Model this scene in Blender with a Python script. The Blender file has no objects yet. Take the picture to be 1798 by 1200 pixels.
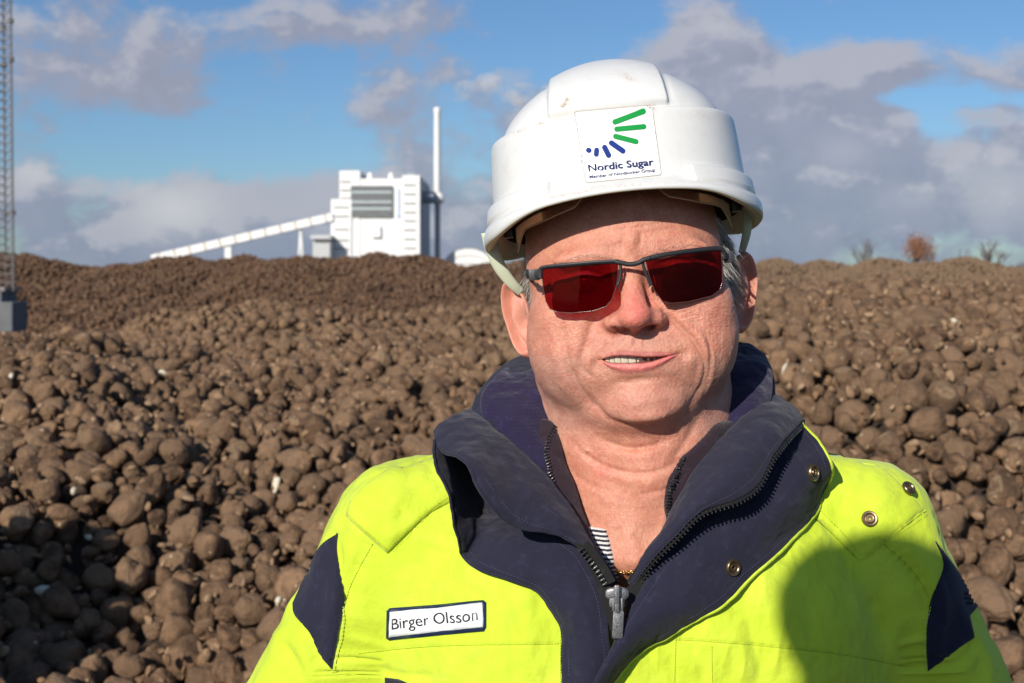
EXPO=0.08; SKYS=0.085; CLOUDS=0.72; HRES = (640, 660); JRES = (760, 420)
import bpy, bmesh, math, random
import numpy as np
from mathutils import Vector, Matrix, Quaternion
from mathutils.bvhtree import BVHTree

F = 2247.5; CX = 899.0; HZ = 480.0; CAMZ = 1.65
U = 1.0 / F                                  # one photo pixel at one metre
rng = np.random.default_rng(7)
SC = bpy.context.scene
COL = SC.collection
SUN_AZ, SUN_EL = math.radians(27), math.radians(27)
RAY = Vector((math.sin(SUN_AZ) * math.cos(SUN_EL), math.cos(SUN_AZ) * math.cos(SUN_EL), -math.sin(SUN_EL)))

def W(px, py, Y):
    """metres of the point seen at photo pixel (px, py), Y metres in front of the camera"""
    return ((px - CX) / F * Y, Y, CAMZ + (HZ - py) / F * Y)
def Wn(P):
    P = np.asarray(P, float)
    return np.stack([(P[:, 0] - CX) / F * P[:, 2], P[:, 2], CAMZ + (HZ - P[:, 1]) / F * P[:, 2]], 1)
def PX(V):
    V = np.asarray(V, float)
    return CX + F * V[:, 0] / V[:, 1], HZ - F * (V[:, 2] - CAMZ) / V[:, 1]

def sstep(a, b, x):
    t = np.clip((x - a) / (b - a), 0, 1)
    return t * t * (3 - 2 * t)

# ---------------------------------------------------------------- objects
def tag(o, label=None, cat=None, group=None, kind=None):
    if label: o['label'] = label
    if cat: o['category'] = cat
    if group: o['group'] = group
    if kind: o['kind'] = kind
    return o
def empty(name, loc=(0, 0, 0), label=None, cat=None, group=None):
    o = bpy.data.objects.new(name, None); COL.objects.link(o); o.location = loc
    o.empty_display_size = 0.05
    return tag(o, label, cat, group)
def link(name, me, parent=None):
    o = bpy.data.objects.new(name, me); COL.objects.link(o)
    if parent is not None:
        o.parent = parent
        off = parent.location.copy() if parent.parent is None else Vector((0, 0, 0))   # only the thing's base is offset
        o.matrix_parent_inverse = Matrix.Translation(-off)
    return o
def mesh_np(name, V, faces, mats=(), smooth=True, midx=None, parent=None, attrs=None):
    """faces: (N,3) / (N,4) array or a list of such arrays"""
    if not isinstance(faces, list): faces = [faces]
    faces = [np.asarray(f, np.int32) for f in faces if len(f)]
    me = bpy.data.meshes.new(name)
    V = np.ascontiguousarray(V, np.float32)
    me.vertices.add(len(V)); me.vertices.foreach_set('co', V.ravel())
    idx = np.concatenate([f.ravel() for f in faces])
    tot = np.concatenate([np.full(len(f), f.shape[1], np.int32) for f in faces])
    st = np.concatenate([[0], np.cumsum(tot)[:-1]]).astype(np.int32)
    me.loops.add(len(idx)); me.loops.foreach_set('vertex_index', idx)
    me.polygons.add(len(tot)); me.polygons.foreach_set('loop_start', st); me.polygons.foreach_set('loop_total', tot)
    me.polygons.foreach_set('use_smooth', np.full(len(tot), bool(smooth)))
    if midx is not None: me.polygons.foreach_set('material_index', np.asarray(midx, np.int32))
    if attrs:
        for k, a in attrs.items():
            a = np.asarray(a, np.float32)
            if a.ndim == 1:
                at = me.attributes.new(k, 'FLOAT', 'POINT'); at.data.foreach_set('value', a)
            else:
                if a.shape[1] == 3: a = np.concatenate([a, np.ones((len(a), 1), np.float32)], 1)
                at = me.attributes.new(k, 'FLOAT_COLOR', 'POINT'); at.data.foreach_set('color', a.ravel())
    me.update(calc_edges=True)
    for m in (mats if isinstance(mats, (list, tuple)) else [mats]): me.materials.append(m)
    return link(name, me, parent)

class MB:
    """collects simple shapes; build() links them as ONE mesh"""
    def __init__(s): s.v = []; s.f3 = []; s.f4 = []; s.n = 0; s.m3 = []; s.m4 = []
    def add(s, V, F_, m=0):
        V = np.asarray(V, float); F_ = np.asarray(F_, int) + s.n
        s.v.append(V); s.n += len(V)
        if F_.shape[1] == 3: s.f3.append(F_); s.m3 += [m] * len(F_)
        else: s.f4.append(F_); s.m4 += [m] * len(F_)
    def box(s, c, h, R=None, m=0, bev=0.0):
        c = np.asarray(c, float); h = np.asarray(h, float)
        if bev <= 0:
            V = np.array([[x, y, z] for x in (-1, 1) for y in (-1, 1) for z in (-1, 1)], float) * h
            Fq = [[0, 1, 3, 2], [4, 6, 7, 5], [0, 4, 5, 1], [2, 3, 7, 6], [0, 2, 6, 4], [1, 5, 7, 3]]
        else:
            bm = bmesh.new(); bmesh.ops.create_cube(bm, size=2)
            for v in bm.verts: v.co = Vector((v.co.x * h[0], v.co.y * h[1], v.co.z * h[2]))
            bmesh.ops.bevel(bm, geom=bm.edges[:], offset=bev, segments=2, affect='EDGES', profile=.6)
            bmesh.ops.triangulate(bm, faces=bm.faces[:])
            bm.verts.index_update()
            V = np.array([v.co[:] for v in bm.verts]); Fq = [[v.index for v in f.verts] for f in bm.faces]; bm.free()
        if R is not None: V = V @ np.asarray(R, float).T
        s.add(V + c, Fq, m)
    def tube(s, P, r, n=8, m=0, cap=True, flat=None, up=None):
        """swept tube; r scalar or list; flat=(a,b) scales the section"""
        P = np.asarray(P, float); k = len(P)
        r = np.full(k, r, float) if np.isscalar(r) else np.asarray(r, float)
        T = np.gradient(P, axis=0); T /= np.linalg.norm(T, axis=1)[:, None] + 1e-12
        a = np.array(up if up is not None else (0, 0, 1.0), float)
        if abs(T[0] @ a) > .9: a = np.array((1.0, 0, 0))
        N = np.zeros_like(P); v = np.cross(T[0], a); v /= np.linalg.norm(v); N[0] = v
        for i in range(1, k):
            v = N[i - 1] - T[i] * (N[i - 1] @ T[i]); N[i] = v / (np.linalg.norm(v) + 1e-12)
        B = np.cross(T, N)
        fa, fb = flat or (1, 1)
        t = np.arange(n) / n * 2 * np.pi
        V = (P[:, None] + r[:, None, None] * (fa * np.cos(t)[None, :, None] * N[:, None] + fb * np.sin(t)[None, :, None] * B[:, None])).reshape(-1, 3)
        i, j = np.meshgrid(np.arange(k - 1), np.arange(n), indexing='ij')
        Q = np.stack([i * n + j, i * n + (j + 1) % n, (i + 1) * n + (j + 1) % n, (i + 1) * n + j], -1).reshape(-1, 4)
        n0 = s.n
        s.add(V, Q, m)
        if cap:
            V2 = np.array([P[0], P[-1]])
            Tr = [[k * n, (q + 1) % n, q] for q in range(n)] + [[k * n + 1, (k - 1) * n + q, (k - 1) * n + (q + 1) % n] for q in range(n)]
            s.v.append(V2); s.n += 2
            s.f3.append(np.array(Tr) + n0); s.m3 += [m] * len(Tr)
    def lathe(s, prof, c, R=None, n=24, m=0):
        """prof: (radius, height) pairs about z"""
        prof = np.asarray(prof, float); k = len(prof); t = np.arange(n) / n * 2 * np.pi
        V = np.stack([prof[:, 0, None] * np.cos(t), prof[:, 0, None] * np.sin(t), np.repeat(prof[:, 1, None], n, 1)], -1).reshape(-1, 3)
        if R is not None: V = V @ np.asarray(R, float).T
        i, j = np.meshgrid(np.arange(k - 1), np.arange(n), indexing='ij')
        Q = np.stack([i * n + j, i * n + (j + 1) % n, (i + 1) * n + (j + 1) % n, (i + 1) * n + j], -1).reshape(-1, 4)
        s.add(V + np.asarray(c, float), Q, m)
    def ball(s, c, r, sub=2, m=0, R=None, sc=(1, 1, 1)):
        V, T = ICO(sub); V = V * np.asarray(sc, float) * r
        if R is not None: V = V @ np.asarray(R, float).T
        s.add(V + np.asarray(c, float), T, m)
    def build(s, name, mats, parent=None, smooth=False, flat_angle=None):
        V = np.concatenate(s.v); fs = []; mi = []
        if s.f3: fs.append(np.concatenate(s.f3)); mi += s.m3
        if s.f4: fs.append(np.concatenate(s.f4)); mi += s.m4
        o = mesh_np(name, V, fs, mats, smooth, mi, parent)
        if flat_angle is not None: sharp(o, flat_angle)
        return o
def sharp(o, deg):
    me = o.data; bm = bmesh.new(); bm.from_mesh(me)
    bmesh.ops.recalc_face_normals(bm, faces=bm.faces[:])
    a = math.radians(deg)
    for e in bm.edges:
        if len(e.link_faces) == 2 and e.calc_face_angle(0) > a: e.smooth = False
    for f in bm.faces: f.smooth = True
    bm.to_mesh(me); bm.free()
_ico = {}
def ICO(sub):
    if sub not in _ico:
        bm = bmesh.new(); bmesh.ops.create_icosphere(bm, subdivisions=sub, radius=1)
        bm.verts.index_update()
        _ico[sub] = (np.array([v.co[:] for v in bm.verts]), np.array([[v.index for v in f.verts] for f in bm.faces])); bm.free()
    return _ico[sub]
def rotm(axis, ang):
    return np.array(Matrix.Rotation(ang, 3, Vector(axis)))
def grid_faces(nu, nv, wrap=False):
    """verts index i*nv + j ; i in nu rows"""
    nj = nv if wrap else nv - 1
    i, j = np.meshgrid(np.arange(nu - 1), np.arange(nj), indexing='ij')
    return np.stack([i * nv + j, (i + 1) * nv + j, (i + 1) * nv + (j + 1) % nv, i * nv + (j + 1) % nv], -1).reshape(-1, 4)
def resample(P, n):
    P = np.asarray(P, float)
    # Catmull-Rom through the points, then even arc-length samples
    k = len(P)
    if k > 2:
        Q = np.vstack([2 * P[0] - P[1], P, 2 * P[-1] - P[-2]]); out = []
        for i in range(k - 1):
            p0, p1, p2, p3 = Q[i:i + 4]; t = np.linspace(0, 1, 16, endpoint=False)[:, None]
            out.append(.5 * ((2 * p1) + (-p0 + p2) * t + (2 * p0 - 5 * p1 + 4 * p2 - p3) * t ** 2 + (-p0 + 3 * p1 - 3 * p2 + p3) * t ** 3))
        P = np.vstack(out + [P[-1:]])
    d = np.concatenate([[0], np.cumsum(np.linalg.norm(np.diff(P, axis=0), axis=1))])
    s = np.linspace(0, d[-1], n)
    return np.stack([np.interp(s, d, P[:, q]) for q in range(P.shape[1])], 1)
_perm = np.random.default_rng(11).permutation(512); _perm = np.concatenate([_perm, _perm])
_gr = np.random.default_rng(12).normal(size=(512, 3)); _gr /= np.linalg.norm(_gr, axis=1)[:, None]
def noise3(P, s=1.0, seed=0):
    """gradient noise, about -1..1"""
    P = np.asarray(P, float) * s + seed * 17.31
    I = np.floor(P).astype(int); f = P - I; u = f * f * f * (f * (f * 6 - 15) + 10); I &= 511
    r = 0
    for dx in (0, 1):
        for dy in (0, 1):
            for dz in (0, 1):
                h = _perm[(_perm[(_perm[(I[:, 0] + dx) & 511] + I[:, 1] + dy) & 511] + I[:, 2] + dz) & 511]
                g = _gr[h]
                d = g[:, 0] * (f[:, 0] - dx) + g[:, 1] * (f[:, 1] - dy) + g[:, 2] * (f[:, 2] - dz)
                w = (u[:, 0] if dx else 1 - u[:, 0]) * (u[:, 1] if dy else 1 - u[:, 1]) * (u[:, 2] if dz else 1 - u[:, 2])
                r = r + d * w
    return r * 1.6
def polydist(X, Y, poly, smooth=True):
    """distance of points to a polyline, arc position 0..1, signed side"""
    P = resample(poly, 40) if (smooth and len(poly) > 2) else np.asarray(poly, float)
    best = np.full(X.shape, 1e9); tt = np.zeros(X.shape); sg = np.zeros(X.shape)
    n = len(P) - 1
    for i in range(n):
        a = P[i]; b = P[i + 1]; d = b - a; L = d @ d + 1e-12
        t = np.clip(((X - a[0]) * d[0] + (Y - a[1]) * d[1]) / L, 0, 1)
        ex = X - a[0] - t * d[0]; ey = Y - a[1] - t * d[1]
        D = ex * ex + ey * ey
        m = D < best
        best = np.where(m, D, best); tt = np.where(m, (i + t) / n, tt)
        sg = np.where(m, np.sign(d[0] * ey - d[1] * ex), sg)
    return np.sqrt(best), tt, sg
def inpoly(X, Y, poly):
    poly = np.asarray(poly, float); c = np.zeros(X.shape, bool); j = len(poly) - 1
    for i in range(len(poly)):
        xi, yi = poly[i]; xj, yj = poly[j]
        m = ((yi > Y) != (yj > Y)) & (X < (xj - xi) * (Y - yi) / (yj - yi + 1e-12) + xi)
        c ^= m; j = i
    return c

# ---------------------------------------------------------------- materials
def lin(r, g=None, b=None):
    """sRGB 0-255 to linear"""
    if g is None: r, g, b = r
    f = lambda c: (c / 255 / 12.92) if c / 255 <= .04045 else ((c / 255 + .055) / 1.055) ** 2.4
    return (f(r), f(g), f(b), 1)
class NT:
    def __init__(s, tree): s.t = tree; s.N = tree.nodes; s.L = tree.links
    def n(s, typ, ins=None, **kw):
        nd = s.N.new(typ)
        for k, v in kw.items(): setattr(nd, k, v)
        if ins:
            for k, v in ins.items():
                sk = nd.inputs[k]
                if isinstance(v, bpy.types.NodeSocket): s.L.new(v, sk)
                else: sk.default_value = v
        return nd
    def m(s, op, a, b=0.0, c=0.0, clamp=False):
        nd = s.N.new('ShaderNodeMath'); nd.operation = op; nd.use_clamp = clamp
        for i, v in enumerate((a, b, c)):
            if isinstance(v, bpy.types.NodeSocket): s.L.new(v, nd.inputs[i])
            else: nd.inputs[i].default_value = v
        return nd.outputs[0]
    def vm(s, op, a, b=(0, 0, 0), out=0):
        nd = s.N.new('ShaderNodeVectorMath'); nd.operation = op
        for i, v in enumerate((a, b)):
            if isinstance(v, bpy.types.NodeSocket): s.L.new(v, nd.inputs[i])
            else: nd.inputs[i].default_value = v
        return nd.outputs[out]
    def mixc(s, f, a, b, blend='MIX'):
        nd = s.N.new('ShaderNodeMix'); nd.data_type = 'RGBA'; nd.blend_type = blend
        for k, v in ((0, f), (6, a), (7, b)):
            if isinstance(v, bpy.types.NodeSocket): s.L.new(v, nd.inputs[k])
            else: nd.inputs[k].default_value = v
        return nd.outputs[2]
    def noise(s, scale, detail=4, rough=.5, vec=None, dist=0.0, out=0):
        nd = s.n('ShaderNodeTexNoise', {'Scale': scale, 'Detail': detail, 'Roughness': rough, 'Distortion': dist})
        if vec is not None: s.L.new(vec, nd.inputs['Vector'])
        return nd.outputs[out]
    def ss(s, x, a, b, lo=0.0, hi=1.0):
        nd = s.n('ShaderNodeMapRange', {'From Min': a, 'From Max': b, 'To Min': lo, 'To Max': hi}, interpolation_type='SMOOTHSTEP')
        if isinstance(x, bpy.types.NodeSocket): s.L.new(x, nd.inputs[0])
        return nd.outputs[0]
    def bump(s, h, strength=.3, dist=.001, nrm=None):
        nd = s.n('ShaderNodeBump', {'Strength': strength, 'Distance': dist, 'Height': h})
        if nrm is not None: s.L.new(nrm, nd.inputs['Normal'])
        return nd.outputs[0]
def mat(name):
    m = bpy.data.materials.new(name); m.use_nodes = True; t = NT(m.node_tree)
    for nd in list(t.N): t.N.remove(nd)
    t.out = t.N.new('ShaderNodeOutputMaterial')
    t.p = t.N.new('ShaderNodeBsdfPrincipled'); t.L.new(t.p.outputs[0], t.out.inputs[0])
    t.mat = m
    return t
def setp(t, **kw):
    for k, v in kw.items():
        k = {'color': 'Base Color', 'rough': 'Roughness', 'metal': 'Metallic', 'normal': 'Normal', 'spec': 'Specular IOR Level', 'sheen': 'Sheen Weight',
             'sheenr': 'Sheen Roughness', 'sheent': 'Sheen Tint', 'coat': 'Coat Weight', 'coatr': 'Coat Roughness', 'trans': 'Transmission Weight', 'sss': 'Subsurface Weight', 'sssr': 'Subsurface Radius',
             'ssss': 'Subsurface Scale', 'ior': 'IOR', 'alpha': 'Alpha'}.get(k, k)
        if isinstance(v, bpy.types.NodeSocket): t.L.new(v, t.p.inputs[k])
        else: t.p.inputs[k].default_value = v
    return t.mat
def obj_xyz(t): return t.n('ShaderNodeTexCoord').outputs['Object']
def attr(t, name, out='Fac'): return t.n('ShaderNodeAttribute', attribute_name=name).outputs[out]
def plain(name, c, rough=.6, var=.08, scale=30, **kw):
    t = mat(name); co = obj_xyz(t)
    n = t.noise(scale, 5, .6, co)
    a = tuple(x * (1 - var) for x in c[:3]) + (1,); b = tuple(min(1, x * (1 + var)) for x in c[:3]) + (1,)
    return setp(t, color=t.mixc(n, a, b), rough=rough, **kw)
# ================================================================ camera, light, sky
cam = bpy.data.cameras.new('camera'); co_ = bpy.data.objects.new('camera', cam); COL.objects.link(co_)
cam.lens = 45; cam.sensor_width = 36; cam.clip_end = 6000; cam.clip_start = .05
cam.shift_y = -(600 - HZ) / 1798
co_.location = (0, 0, CAMZ); co_.rotation_euler = (math.radians(90), 0, 0)
cam.dof.use_dof = True; cam.dof.focus_distance = 1.03; cam.dof.aperture_fstop = 13
SC.camera = co_
SC.render.engine = 'CYCLES'
SC.cycles.use_denoising = True
SC.cycles.max_bounces = 8; SC.cycles.volume_bounces = 5; SC.cycles.transparent_max_bounces = 16
SC.view_settings.view_transform = 'Standard'; SC.view_settings.look = 'None'
SC.view_settings.exposure = EXPO; SC.view_settings.gamma = 1

sl = bpy.data.lights.new('sun', 'SUN'); so = bpy.data.objects.new('sun', sl); COL.objects.link(so)
sl.energy = 5.0; sl.angle = math.radians(.53); sl.color = (1, .93, .83)
so.rotation_euler = RAY.to_track_quat('-Z', 'Y').to_euler(); so.location = (-3, -4, 5)

world = bpy.data.worlds.new('World'); SC.world = world; world.use_nodes = True
t = NT(world.node_tree)
for nd in list(t.N): t.N.remove(nd)
sky = t.n('ShaderNodeTexSky', sky_type='NISHITA', sun_disc=False, sun_elevation=SUN_EL, sun_rotation=math.pi + SUN_AZ, altitude=50, air_density=1.0, dust_density=.6, ozone_density=3.0)
dirv = t.n('ShaderNodeTexCoord').outputs['Generated']
sep = t.n('ShaderNodeSeparateXYZ', {0: dirv})
yy = t.m('MAXIMUM', sep.outputs[1], .15)
u = t.m('DIVIDE', sep.outputs[0], yy); v = t.m('DIVIDE', sep.outputs[2], yy)
blobs = [(120, 60, 240, 95, .58), (90, 150, 160, 50, .3), (500, 50, 105, 45, .42), (370, 95, 130, 70, .36), (620, 215, 130, 42, .62), (690, 160, 90, 60, .5),
         (730, 50, 110, 80, .55), (60, 330, 110, 60, .6), (300, 350, 120, 60, .62), (400, 420, 460, 85, .95), (700, 300, 110, 60, .4), (690, 400, 250, 60, .6),
         (1250, 40, 90, 45, .42), (1290, 150, 220, 60, .7), (1540, 110, 130, 60, .7), (1600, 330, 420, 140, .8), (1200, 330, 300, 210, .8), (1760, 150, 80, 60, .4), (940, 60, 25, 60, .12),
         (330, 250, 290, 55, -.38), (1390, 20, 60, 60, -.4), (1650, 172, 150, 16, -.75), (1700, 40, 120, 55, -.35), (560, 110, 50, 30, -.15), (1000, 60, 110, 60, -.25), (640, 100, 70, 40, -.3), (180, 90, 60, 30, -.2)]
def cloud_density(uu, vv, dv):
    cv = t.n('ShaderNodeCombineXYZ', {0: uu, 1: vv}).outputs[0]
    base = t.noise(8.5, 9, .60, t.vm('MULTIPLY', cv, (1.0, 1.5, 1)), .15)
    acc = t.m('MULTIPLY', t.m('SUBTRACT', base, .5), 3.4)
    for (bx, by, rx, ry, am) in blobs:
        a = t.m('MULTIPLY', t.m('SUBTRACT', uu, (bx - CX) / F), F / rx)
        b = t.m('MULTIPLY', t.m('SUBTRACT', vv, (HZ - by) / F), F / ry)
        r2 = t.m('ADD', t.m('MULTIPLY', a, a), t.m('MULTIPLY', b, b))
        g = t.m('EXPONENT', t.m('MULTIPLY', r2, -.9))
        acc = t.m('MULTIPLY_ADD', g, am, acc)
    return acc
d0 = cloud_density(u, v, dirv)
d1 = cloud_density(t.m('SUBTRACT', u, .010), t.m('ADD', v, .016), dirv)
cover = t.ss(d0, .12, .68)
edge = t.m('SUBTRACT', d0, d1)
lit = t.ss(edge, .02, .42)
fine = t.noise(22, 6, .6, t.n('ShaderNodeCombineXYZ', {0: u, 1: v}).outputs[0])
low = t.ss(v, .16, -.01)
shade = t.mixc(low, lin(168, 173, 194), lin(146, 161, 188))
shade = t.mixc(t.m('MULTIPLY', t.m('SUBTRACT', fine, .28), .9), shade, lin(196, 200, 220))
ccol = t.mixc(t.m('MULTIPLY', lit, .55), shade, lin(222, 222, 230))
hot = None
for (bx, by, rx, ry, am) in [(310, 365, 70, 45, .9), (75, 300, 70, 28, .7), (250, 325, 40, 30, .6), (1750, 335, 90, 70, .5), (1600, 350, 60, 30, .25), (690, 262, 40, 40, .5), (800, 300, 45, 40, .4), (1290, 45, 60, 25, .4), (1480, 270, 60, 30, .25)]:
    a = t.m('MULTIPLY', t.m('SUBTRACT', u, (bx - CX) / F), F / rx); b = t.m('MULTIPLY', t.m('SUBTRACT', v, (HZ - by) / F), F / ry)
    g = t.m('MULTIPLY', t.m('EXPONENT', t.m('MULTIPLY', t.m('ADD', t.m('MULTIPLY', a, a), t.m('MULTIPLY', b, b)), -.9)), am); hot = g if hot is None else t.m('MAXIMUM', hot, g)
ccol = t.mixc(t.m('MULTIPLY', hot, t.ss(t.m('MULTIPLY_ADD', fine, .6, t.m('MULTIPLY', d0, .35)), .30, .62)), ccol, lin(228, 229, 234))
bgs = t.n('ShaderNodeBackground', {0: t.mixc(1.0, sky.outputs[0], (.68, .88, 1.08, 1), 'MULTIPLY'), 1: SKYS})
bgc = t.n('ShaderNodeBackground', {0: ccol, 1: CLOUDS})
mx = t.n('ShaderNodeMixShader', {0: t.m('MULTIPLY', cover, .93), 1: bgs.outputs[0], 2: bgc.outputs[0]})
wo = t.n('ShaderNodeOutputWorld', {0: mx.outputs[0]})

# ================================================================ heaps
def cones_far():
    tab = [(-260, 440), (-170, 446), (-80, 438), (5, 440), (95, 458), (180, 466), (250, 455), (305, 447), (370, 461), (435, 452), (500, 454), (558, 446), (610, 452), (655, 446), (725, 450), (770, 461), (845, 457),
           (930, 455), (1010, 458), (1100, 455), (1190, 458), (1270, 457), (1350, 458), (1440, 455), (1550, 451), (1630, 457), (1700, 455), (1775, 463), (1850, 466), (1950, 460), (2050, 458)]
    out = []
    for i, (px, py) in enumerate(tab):
        Y = 34 + 2.2 * math.sin(i * 1.7)
        x, y, z = W(px, py, Y); out.append((x, y, z))
    return out
CONES = cones_far()
def H(x, y):
    x = np.asarray(x, float); y = np.asarray(y, float)
    r = x / np.maximum(y, .5)
    yw = y + .25 * np.sin(x * 1.9 + .6) + .18 * np.sin(x * 3.7 + 2)
    zl = np.interp(yw, [1.8, 2.6, 3.4, 4.2, 5, 6, 7, 8.5, 9.6, 10.6, 12, 13, 15, 18, 21], [0, .22, .50, .76, .93, 1.03, 1.08, 1.08, 1.06, 1.12, 1.21, 1.20, .75, .40, .3])
    z2 = np.interp(yw, [1.8, 2.6, 3.4, 4.2, 5, 6, 7, 8, 9, 10, 12, 16, 21], [0, .22, .50, .78, .98, 1.12, 1.17, 1.17, 1.05, .8, .55, .5, .4])
    zr = np.interp(yw, [1.8, 2.6, 3.2, 3.8, 4.3, 4.8, 5.2, 5.6, 6.2, 7.2, 9, 11, 14, 17, 21], [0, .15, .42, .68, .95, 1.19, 1.33, 1.41, 1.46, 1.49, 1.49, 1.48, 1.15, .7, .4])
    a = sstep(-.37, -.25, r + .02 * np.sin(y * 2)); b = sstep(-.03, .16, r)
    z = z2 * (1 - a) + zl * a
    z = z * (1 - b) + zr * b
    z = z + (.05 * np.sin(x * 2.3 + y * 1.1) + .04 * np.sin(x * 4.1 - y * 2.7 + 1) + .03 * np.sin(x * 7 + y * 5)) * sstep(2.2, 3.2, y) * (1 - .6 * b * sstep(4.5, 5.5, y))
    z = z + 1.05 * np.exp(-(((x + 1.98) / .40) ** 2 + ((y - 3.0) / .45) ** 2)) - .10 * np.exp(-(((x + 1.45) / .25) ** 2 + ((y - 3.85) / .3) ** 2))  # unseen hump added at left to shade the beets, then a hollow
    z = np.where(y < 1.8, 0, np.maximum(z, 0)) * sstep(1.5, 2.2, y)
    zf = np.full(x.shape, -1.0)
    wob = .12 * np.sin(x * 1.3 + y * .7) + .08 * np.sin(x * 2.9 - y * 1.7) + .05 * np.sin(x * 6.1 + y * 3.3)
    for (cx, cy, cz) in CONES:
        d = np.sqrt(((x - cx) * 1.0) ** 2 + ((y - cy) * .75) ** 2 + .35)
        zf = np.maximum(zf, cz + .13 - .36 * d + wob * .5)
    zf = np.maximum(zf, np.interp(y, [15, 20, 27, 33, 37, 42], [.2, .45, .95, 1.52, 1.52, 0]) + wob)
    zf = np.where((y > 14) & (y < 60), zf, -1)
    far = sstep(14, 18, y)
    return np.maximum(z * (1 - sstep(18, 24, y)), np.maximum(zf, 0) * far) + .36 * np.exp(-(((x + .45) ** 2 + (y + .62) ** 2) / .55 ** 2) ** 2)  # last term: unseen mound added to lift the shadow-casting person

# ground sheet: fine near, coarse to the horizon
ys = np.concatenate([np.linspace(-60, -3, 10), np.arange(-2.6, 1.55, .13), np.arange(1.6, 16, .12), np.arange(16, 46, .35), np.geomspace(47, 4000, 24)])
us = np.concatenate([np.linspace(-12, -.62, 14), np.linspace(-.6, .6, 150), np.linspace(.62, 12, 14)])
YY, UU = np.meshgrid(ys, us, indexing='ij')
XX = UU * np.maximum(np.abs(YY), 8) * np.where(YY < 46, 1, 1.0)
ZZ = H(XX, YY) - .06 * sstep(1.8, 2.6, YY) * (YY < 50)
t = mat('soil'); co = obj_xyz(t)
n1 = t.noise(6, 8, .65, co); n2 = t.noise(60, 4, .6, co)
farm = t.ss(t.n('ShaderNodeSeparateXYZ', {0: co}).outputs[1], 14.5, 18.0)
setp(t, color=t.mixc(farm, t.mixc(n1, (.018, .012, .008, 1), (.045, .03, .02, 1)), t.mixc(n1, (.05, .027, .017, 1), (.105, .058, .035, 1))), rough=1.0, normal=t.bump(n2, .6, .02))
gr = mesh_np('ground', np.stack([XX, YY, ZZ], -1).reshape(-1, 3), grid_faces(len(ys), len(us))[:, ::-1], [t.mat])
tag(gr, kind='structure')

# beet material: earthy skin, damp dirt, scuffs down to pale flesh
def beet_mat(name, c1, c2, c3, far=False):
    t = mat(name); co = obj_xyz(t)
    rnd = t.m('FRACT', t.m('ADD', attr(t, 'rnd'), t.n('ShaderNodeObjectInfo').outputs['Random']))
    sh = t.n('ShaderNodeCombineXYZ', {0: t.m('MULTIPLY', rnd, 37.0), 1: t.m('MULTIPLY', rnd, 91.0)}).outputs[0]
    cv = t.vm('ADD', co, sh)
    n1 = t.noise(18, 8, .65, cv); n2 = t.noise(70, 5, .6, cv); n3 = t.noise(9, 3, .5, cv)
    n4 = t.noise(230, 3, .6, cv)
    base = t.mixc(t.ss(n1, .35, .65), c1, c2)
    base = t.mixc(t.ss(rnd, 0, 1), base, c3)
    base = t.mixc(t.m('MULTIPLY', t.ss(n3, .50, .72), .6), base, (.33, .20, .11, 1))
    if far:
        wx = t.n('ShaderNodeSeparateXYZ', {0: co}).outputs[0]; wn = t.noise(.55, 3, .5, co)
        tan = t.m('MULTIPLY', t.ss(t.m('MULTIPLY_ADD', wn, 6.0, wx), 5.5, 10.5), .8)
        base = t.mixc(tan, base, (.215, .145, .090, 1))
    cr2 = t.m('MULTIPLY', t.m('MULTIPLY', attr(t, 'crn'), t.ss(t.m('FRACT', t.m('MULTIPLY', rnd, 7.3)), .55, .85)), t.ss(n2, .35, .6))
    base = t.mixc(t.m('MULTIPLY', cr2, .55), base, (.40, .28, .17, 1))
    if not far:
        base = t.mixc(t.m('MULTIPLY', t.ss(n2, .66, .74), t.ss(n3, .50, .62)), base, (.55, .42, .28, 1))
        vo = t.n('ShaderNodeTexVoronoi', {'Vector': cv, 'Scale': 26.0}); 
        base = t.mixc(t.m('MULTIPLY', t.ss(vo.outputs['Distance'], .16, .07), t.ss(n1, .52, .60)), base, (.62, .54, .42, 1))
    hh = t.m('ADD', t.m('MULTIPLY', n2, .6), t.m('MULTIPLY', n4, .4))
    nr = t.bump(hh, 1.0, .010, t.bump(n1, .9, .03))
    return setp(t, color=base, rough=.92, normal=nr, spec=.25)
M_beet = beet_mat('beet_skin', (.072, .042, .025, 1), (.24, .143, .082, 1), (.205, .128, .076, 1))
M_beetfar = beet_mat('beet_skin_far', (.062, .032, .020, 1), (.135, .074, .044, 1), (.130, .076, .046, 1), True)
M_flesh = plain('beet_flesh', (.60, .53, .40), .8, .3, 40)

def proto_shape(sub, seed):
    V, T = ICO(sub); V = V.copy(); r_ = np.random.default_rng(seed)
    el = r_.uniform(.95, 1.45); ta = r_.uniform(.15, .60)
    z = V[:, 2]; S = 1 - ta * np.clip(-z, 0, 1) ** 1.3
    V2 = V * np.stack([S, S * r_.uniform(.8, 1), np.full(len(V), el)], 1)
    rad = np.ones(len(V))
    for _ in range(12):
        d = r_.normal(size=3); d /= np.linalg.norm(d)
        rad += r_.uniform(-.22, .24) * np.exp(-(1 - V @ d) / r_.uniform(.05, .22))
    ph = r_.uniform(0, 6.28); an = np.arctan2(V[:, 1], V[:, 0])
    rad -= .16 * np.exp(-((((an - ph + np.pi) % (2 * np.pi)) - np.pi) / .22) ** 2) * (1 - z ** 2)
    rad += .08 * noise3(V, 3.1, seed) + .045 * noise3(V, 7, seed + 3)
    V2 = V2 * rad[:, None]
    top = r_.uniform(.72, 1.0)                                   # sliced crown
    V2[:, 2] = np.where(V2[:, 2] > top, top + (V2[:, 2] - top) * .25, V2[:, 2])
    proto_shape.crown = sstep(top * .93, top * 1.02, V2[:, 2] + .06 * noise3(V, 4, seed + 9))
    return V2, T
NP_ = 12
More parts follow.
